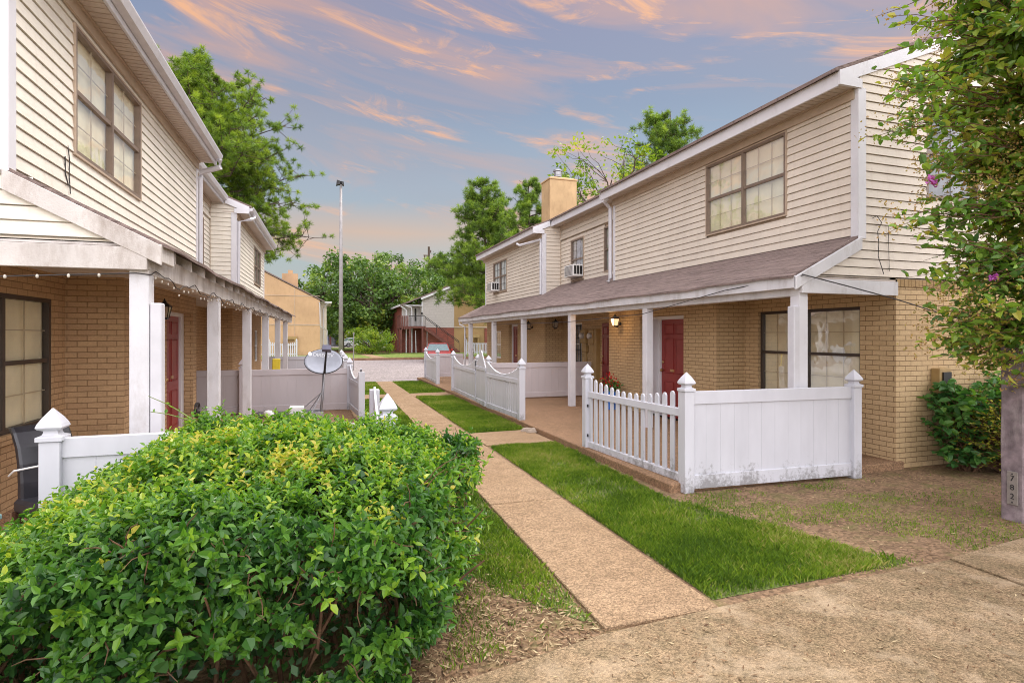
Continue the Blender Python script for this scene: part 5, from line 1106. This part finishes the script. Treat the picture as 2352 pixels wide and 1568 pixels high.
m = MB(); m.tube([(.75,53.6,4.75),(.4,53.7,4.4),(.3,53.75,4.2),(.3,53.75,.1)], .05, 6); m.tube([(-.1,52.9,4.75),(-.02,52.9,4.6),(.02,52.9,2.9),(.02,53,2.6),(.6,53.7,2.3),(.6,53.75,.1)], .045, 6); build('downspout', m, M_gutter, t)
m = MB(); m.box(-7.0, -6.1, 52.92, 53, .1, 2.2); build('door', m, plain('pale_blue_paint', (.42,.55,.60), .5), t)
m = MB(); m.box(-2.9, -1.9, 52.7, 53, 1.5, 1.75).box(-2.8, -2.7, 52.7, 53, .2, 1.5).box(-2.1, -2.0, 52.7, 53, .2, 1.5).box(-2.8, -2.0, 52.7, 53, .9, 1.0); build('meter_rack', m, M_tanpaint, t)

t = thing('stair_house', 'siding and red brick house with an outside stair and balcony beyond the road', 'house', (12, 58, 0)); Y0 = 57
m = MB(); wallquad(m, 9.73, 12.99, Y0, .1, 2.62); wallquad(m, 7.9, 9.73, Y0+1.6, .1, 2.62); m.add([(9.73,Y0,.1),(9.73,Y0+1.6,.1),(9.73,Y0+1.6,2.62),(9.73,Y0,2.62)], [(0,1,2,3)]); m.add([(7.9,Y0+1.6,.1),(7.9,Y0+12,.1),(7.9,Y0+12,5),(7.9,Y0+1.6,5)], [(0,1,2,3)]); build('brick_wall', m, M_brickred, t, fixn=False)
w = W(None, (9.73, Y0), (1, 0), (0, -1)); m = w.mb(); siding(m, 2.62, 7.3, lambda z: (0 if z < 5.6 else (z-5.6)/.42, 3.26) if (z < 5.6 or (z-5.6)/.42 < 3.2) else None, h=.16); build('siding_wall', m, plain('grey_siding', (.46,.42,.40), .6, .3, var=.08), t, fixn=False)
m = MB(); wallquad(m, 7.9, 9.73, Y0+1.6, 2.62, 5.0); m.add([(9.73,Y0,2.62),(9.73,Y0+1.6,2.62),(9.73,Y0+1.6,5.1),(9.73,Y0,5.1)], [(0,1,2,3)]); build('porch_wall', m, M_offwhite, t, fixn=False)
m = MB(); m.add([(12.99,Y0-.02,.1),(22,Y0-.02,.1),(22,Y0-.02,8.6),(17.5,Y0-.02,8.85),(12.99,Y0-.02,6.95)], [(0,1,2,3,4)]); m.add([(12.99,Y0-.02,.1),(12.99,Y0+5,.1),(12.99,Y0+5,7.2),(12.99,Y0-.02,7.2)], [(0,1,2,3)]); build('stucco_wall', m, M_stucco2, t, fixn=False)
m = MB(); m.box(13, 22, Y0-.08, Y0-.03, 2.62, 2.75); build('wall_band', m, M_trimtan, t)
m = MB(); m.box(16.2, 17.5, Y0-.1, Y0-.03, .1, 2.6); build('brick_pier', m, M_brickred, t)
m = MB(); m.box(14.2, 15.6, Y0-.35, Y0-.03, 1.6, 1.95).box(14.3, 14.42, Y0-.3, Y0-.03, .2, 1.6).box(15.4, 15.52, Y0-.3, Y0-.03, .2, 1.6).box(14.85, 14.95, Y0-.3, Y0-.03, .2, 1.6).box(14.3, 15.5, Y0-.3, Y0-.03, 1.0, 1.06); build('meter_rack', m, M_tanpaint, t)
m = MB(); m.hexa([(7.5,Y0-.3,4.72),(17.5,Y0-.3,8.92),(17.5,Y0+12,8.92),(7.5,Y0+12,4.72),(7.5,Y0-.3,4.87),(17.5,Y0-.3,9.07),(17.5,Y0+12,9.07),(7.5,Y0+12,4.87)]); build('roof', m, M_shingle, t)
m = MB(); m.hexa([(9.55,Y0-.34,5.38),(17.4,Y0-.34,8.68),(17.4,Y0-.301,8.68),(9.55,Y0-.301,5.38),(9.55,Y0-.34,5.58),(17.4,Y0-.34,8.88),(17.4,Y0-.301,8.88),(9.55,Y0-.301,5.58)]); m.box(7.5, 9.7, Y0-.2, Y0+1.6, 4.78, 4.86).box(7.45, 7.52, Y0-.3, Y0+12, 4.7, 4.9).box(9.66, 9.76, Y0-.05, Y0, 2.62, 5.2); build('white_trim', m, M_white, t)
m = MB(); m.box(8.9, 9.55, Y0+1.5, Y0+1.6, 2.75, 4.75); build('door', m, M_offwhite, t); m = MB(); m.box(9.60, 9.75, Y0-.1, Y0, 3.9, 4.15).box(9.2, 9.35, Y0+1.42, Y0+1.5, 3.3, 4.6); build('dark_fitting', m, M_iron, t)
m = MB(); m.box(7.4, 9.85, Y0-.9, Y0+1.6, 2.55, 2.75); dk = build('balcony', m, M_deck, t)
m = MB()
for i in range(17): m.box(7.42, 7.47, Y0-.88+i*.155, Y0-.79+i*.155, 2.4, 3.75)
for i in range(5): m.box(7.42+i*.17, 7.53+i*.17, Y0-.93, Y0-.88, 2.4, 3.75)
m.box(7.38, 7.5, Y0-.92, Y0+1.6, 3.75, 3.83); build('wooden_railing', m, M_deck, dk)
m = MB(); m.tube([(8.25,Y0-.9,3.75),(9.85,Y0-.9,3.75)], .03, 5); m.tube([(9.85,Y0-.9,3.75),(9.85,Y0-.9,2.7)], .03, 5)
for i in range(13): m.tube([(8.3+i*.12,Y0-.9,3.75),(8.3+i*.12,Y0-.9,2.75)], .012, 4)
for (dz) in (.95, .8): m.tube([(9.85,Y0-.9,2.75+dz),(13.3,Y0-.9,.3+dz)], .03, 5)
for k in range(4): x = 9.85+k*1.15; z = 2.75-k*.816; m.tube([(x,Y0-.9,z),(x,Y0-.9,z+.95)], .025, 5)
build('stair_railing', m, M_iron, dk)
m = MB(); m.hexa([(9.8,Y0-.95,2.4),(13.4,Y0-.95,-.1),(13.4,Y0-.85,-.1),(9.8,Y0-.85,2.4),(9.8,Y0-.95,2.75),(13.4,Y0-.95,.2),(13.4,Y0-.85,.2),(9.8,Y0-.85,2.75)])
for k in range(13): m.box(9.85+k*.27, 10.15+k*.27, Y0-.85, Y0-.05, 2.55-k*.19, 2.60-k*.19)
build('stair', m, M_deck, t)
for x, y in ((7.5,Y0-.85),(8.35,Y0-.85),(9.6,Y0-.85),(7.5,Y0+1.2)): build('balcony_post', MB().box(x-.08, x+.08, y-.08, y+.08, .1, 2.55), M_deck, t)
m = MB(); m.tube([(7.55,Y0-.3,4.7),(7.9,Y0-.2,4.5),(8.1,Y0-.2,4.3),(8.1,Y0-.2,.1)], .06, 6); m.tube([(8.0,Y0-.2,4.8),(8.6,Y0-.2,4.6),(8.65,Y0-.2,4.3),(8.65,Y0-.2,.1)], .06, 6); m.tube([(9.0,Y0-.3,2.3),(9.05,Y0-.3,.1)], .05, 6); m.tube([(10.2,Y0-.05,2.3),(10.2,Y0-.05,.3)], .04, 6); build('downspout', m, M_gutter, t)

# lamp pole, utility pole
t = thing('lamp_pole', 'tall tapering grey street lamp pole rising behind the left fences', 'street lamp', (1.5, 44.9, .1))
m = MB(); m.tube([(1.5,44.9,.1),(1.5,44.9,13.2)], [.18,.09], 12); build('pole', m, M_galv, t, smooth=True)
m = MB(); m.tube([(1.5,44.9,13.2),(1.5,44.9,13.45)], .07, 8); m.loft([[(1.15,44.7,13.10),(1.45,44.7,13.20),(1.45,45.1,13.20),(1.15,45.1,13.10)], [(1.2,44.7,13.50),(1.42,44.75,13.45),(1.42,45.05,13.45),(1.2,45.1,13.50)]]); m.loft([[(1.55,44.7,13.20),(1.72,44.7,13.12),(1.72,45.1,13.12),(1.55,45.1,13.20)], [(1.55,44.75,13.42),(1.70,44.75,13.40),(1.70,45.05,13.40),(1.55,45.05,13.42)]]); build('lamp_head', m, M_iron, t)
t = thing('utility_pole', 'distant wooden utility pole with a crossarm above the trees', 'utility pole', (15.4, 84.5, 0))
m = MB(); m.tube([(15.4,84.5,0),(15.4,84.5,15.1)], [.2,.16], 8); build('pole', m, M_bark, t); m = MB(); m.box(14.6, 15.5, 84.4, 84.5, 13.7, 13.85).box(14.7, 14.85, 84.4, 84.55, 13.2, 13.7).box(15.6, 15.75, 84.4, 84.55, 14.2, 14.6); build('crossarm', m, M_wood, t)
t = thing('sign_post', 'thin white post in the shrubs between the forked tree and the blue sign', 'post', (7.9, 78, .1)); build('post', MB().box(7.85, 7.98, 78, 78.1, .1, 4.0), M_offwhite, t)
t = thing('small_marker_post', 'thin grey marker post beside the road left of the path', 'post', (1.9, 41, 0)); m = MB(); m.tube([(1.62,30,0),(1.62,30,1.85)], .03, 6); m.tube([(1.62,30,1.85),(1.62,30,1.95)], .045, 6); build('post', m, M_galv, t)

# cars
def car(label, loc, rot, paint, s=1.0):
    t = thing('parked_car', label, 'car', loc, 'parked cars'); c, sn = math.cos(rot), math.sin(rot); B = Vector(loc)
    fr = lambda x, y, z: (B.x+(x*c-y*sn)*s, B.y+(x*sn+y*c)*s, B.z+z*s)
    m = MB(fr); pr = [(-2.15,.35),(-2.2,.62),(-2.05,.86),(-1.2,.93),(.85,.93),(1.75,.82),(2.15,.66),(2.2,.38),(2.1,.25),(-2.05,.25)]
    m.loft([[(x,y,z) for x, z in pr] for y in (-.86, .86)]); b = build('body', m, paint, t, bevel=.05)
    m = MB(fr); m.loft([[(-1.55,-.78,.92),(.95,-.78,.92),(.95,.78,.92),(-1.55,.78,.92)], [(-.95,-.62,1.38),(.15,-.62,1.38),(.15,.62,1.38),(-.95,.62,1.38)]]); build('window_glass', m, M_carglass, t, bevel=.02)
    m = MB(fr); m.loft([[(-1.0,-.62,1.375),(.2,-.62,1.375),(.2,.62,1.375),(-1.0,.62,1.375)], [(-.85,-.52,1.43),(.05,-.52,1.43),(.05,.52,1.43),(-.85,.52,1.43)]]); 
    for y in (-.70, .70):
        for x0, x1 in ((.93,.17),(-1.53,-.97)): m.tube([(x0,y*1.11,.92),(x1,y*.89,1.39)], .035, 4)
        m.tube([(-.4,y*1.11,.92),(-.4,y*.90,1.39)], .035, 4)
    build('roof', m, paint, t, bevel=.02)
    for x in (-1.35, 1.35):
        for y in (-.84, .84):
            m = MB(fr); m.tube([(x,y-.1,.32),(x,y+.1,.32)], .32, 16); wh = build('wheel', m, M_tyre, t); m = MB(fr); m.tube([(x,y-.11,.32),(x,y+.11,.32)], .2, 12); build('rim', m, M_metal, wh)
    for y in (-.62, .62): build('headlight', MB(fr).box(2.12, 2.2, y-.16, y+.16, .6, .72), M_offwhite, t); build('tail_light', MB(fr).box(-2.2, -2.12, y-.16, y+.16, .65, .8), M_carred, t)
    m = MB(fr); m.box(.55, .75, -1.0, -.86, .92, 1.05).box(.55, .75, .86, 1.0, .92, 1.05); build('mirror', m, paint, t)
    return t
car('red car parked on the road behind the far right fence', (7.75, 39.0, -.15), R(-101), M_carred)
car('white and blue car parked beyond the shade trees', (5.0, 90, .11), R(20), M_carwhite)
car('blue car parked behind the round shrub', (7.0, 93, .11), R(0), M_carblue)
car('teal car parked left of the blue sign', (11.6, 94, .11), R(10), M_teal)
# roadside shop behind the lamp pole
t = thing('shop_building', 'low shop with white fascia and teal roundel seen left of the lamp pole', 'shop', (-.5, 96, 0))
build('wall', MB().box(-3, 3.2, 98, 104, 0, 2.0), M_blindgrey, t); build('fascia', MB().box(-3, 3.4, 97.6, 98, 2.0, 3.5), M_offwhite, t); build('upper_band', MB().box(-3, 1.7, 97.4, 97.6, 3.1, 4.0), M_brickred, t)
m = MB(); m.tube([(2.4,97.58,2.75),(2.4,97.45,2.75)], .42, 20); build('roundel', m, M_teal, t); build('lower_sign', MB().box(-2.5, 1.3, 97.4, 97.58, 1.2, 1.7), plain('violet_sign', (.12,.10,.35), .5), t); build('column', MB().box(1.45, 1.75, 96.6, 97.2, 0, 4.0), M_deck, t)
t = thing('blue_sign', 'blue backed sign with a white letter M near the stair house', 'sign', (13.2, 88, 0)); m = MB(); m.tube([(13.9,88,3.0),(13.9,88.2,3.0)], 1.5, 24); build('sign_disc', m, M_blue, t); build('sign_panel', MB().box(12.0, 13.7, 87.7, 87.9, 2.3, 4.0), M_blue, t)
m = MB(); X = 12.15; m.box(X, X+.45, 87.5, 87.68, .6, 2.9).box(X+1.15, X+1.6, 87.5, 87.68, .6, 2.9); m.hexa([(X+.45,87.5,2.3),(X+.8,87.5,1.5),(X+.8,87.68,1.5),(X+.45,87.68,2.3),(X+.45,87.5,2.9),(X+.8,87.5,2.1),(X+.8,87.68,2.1),(X+.45,87.68,2.9)]); m.hexa([(X+.8,87.5,1.5),(X+1.15,87.5,2.3),(X+1.15,87.68,2.3),(X+.8,87.68,1.5),(X+.8,87.5,2.1),(X+1.15,87.5,2.9),(X+1.15,87.68,2.9),(X+.8,87.68,2.1)]); build('letter', m, M_offwhite, t)
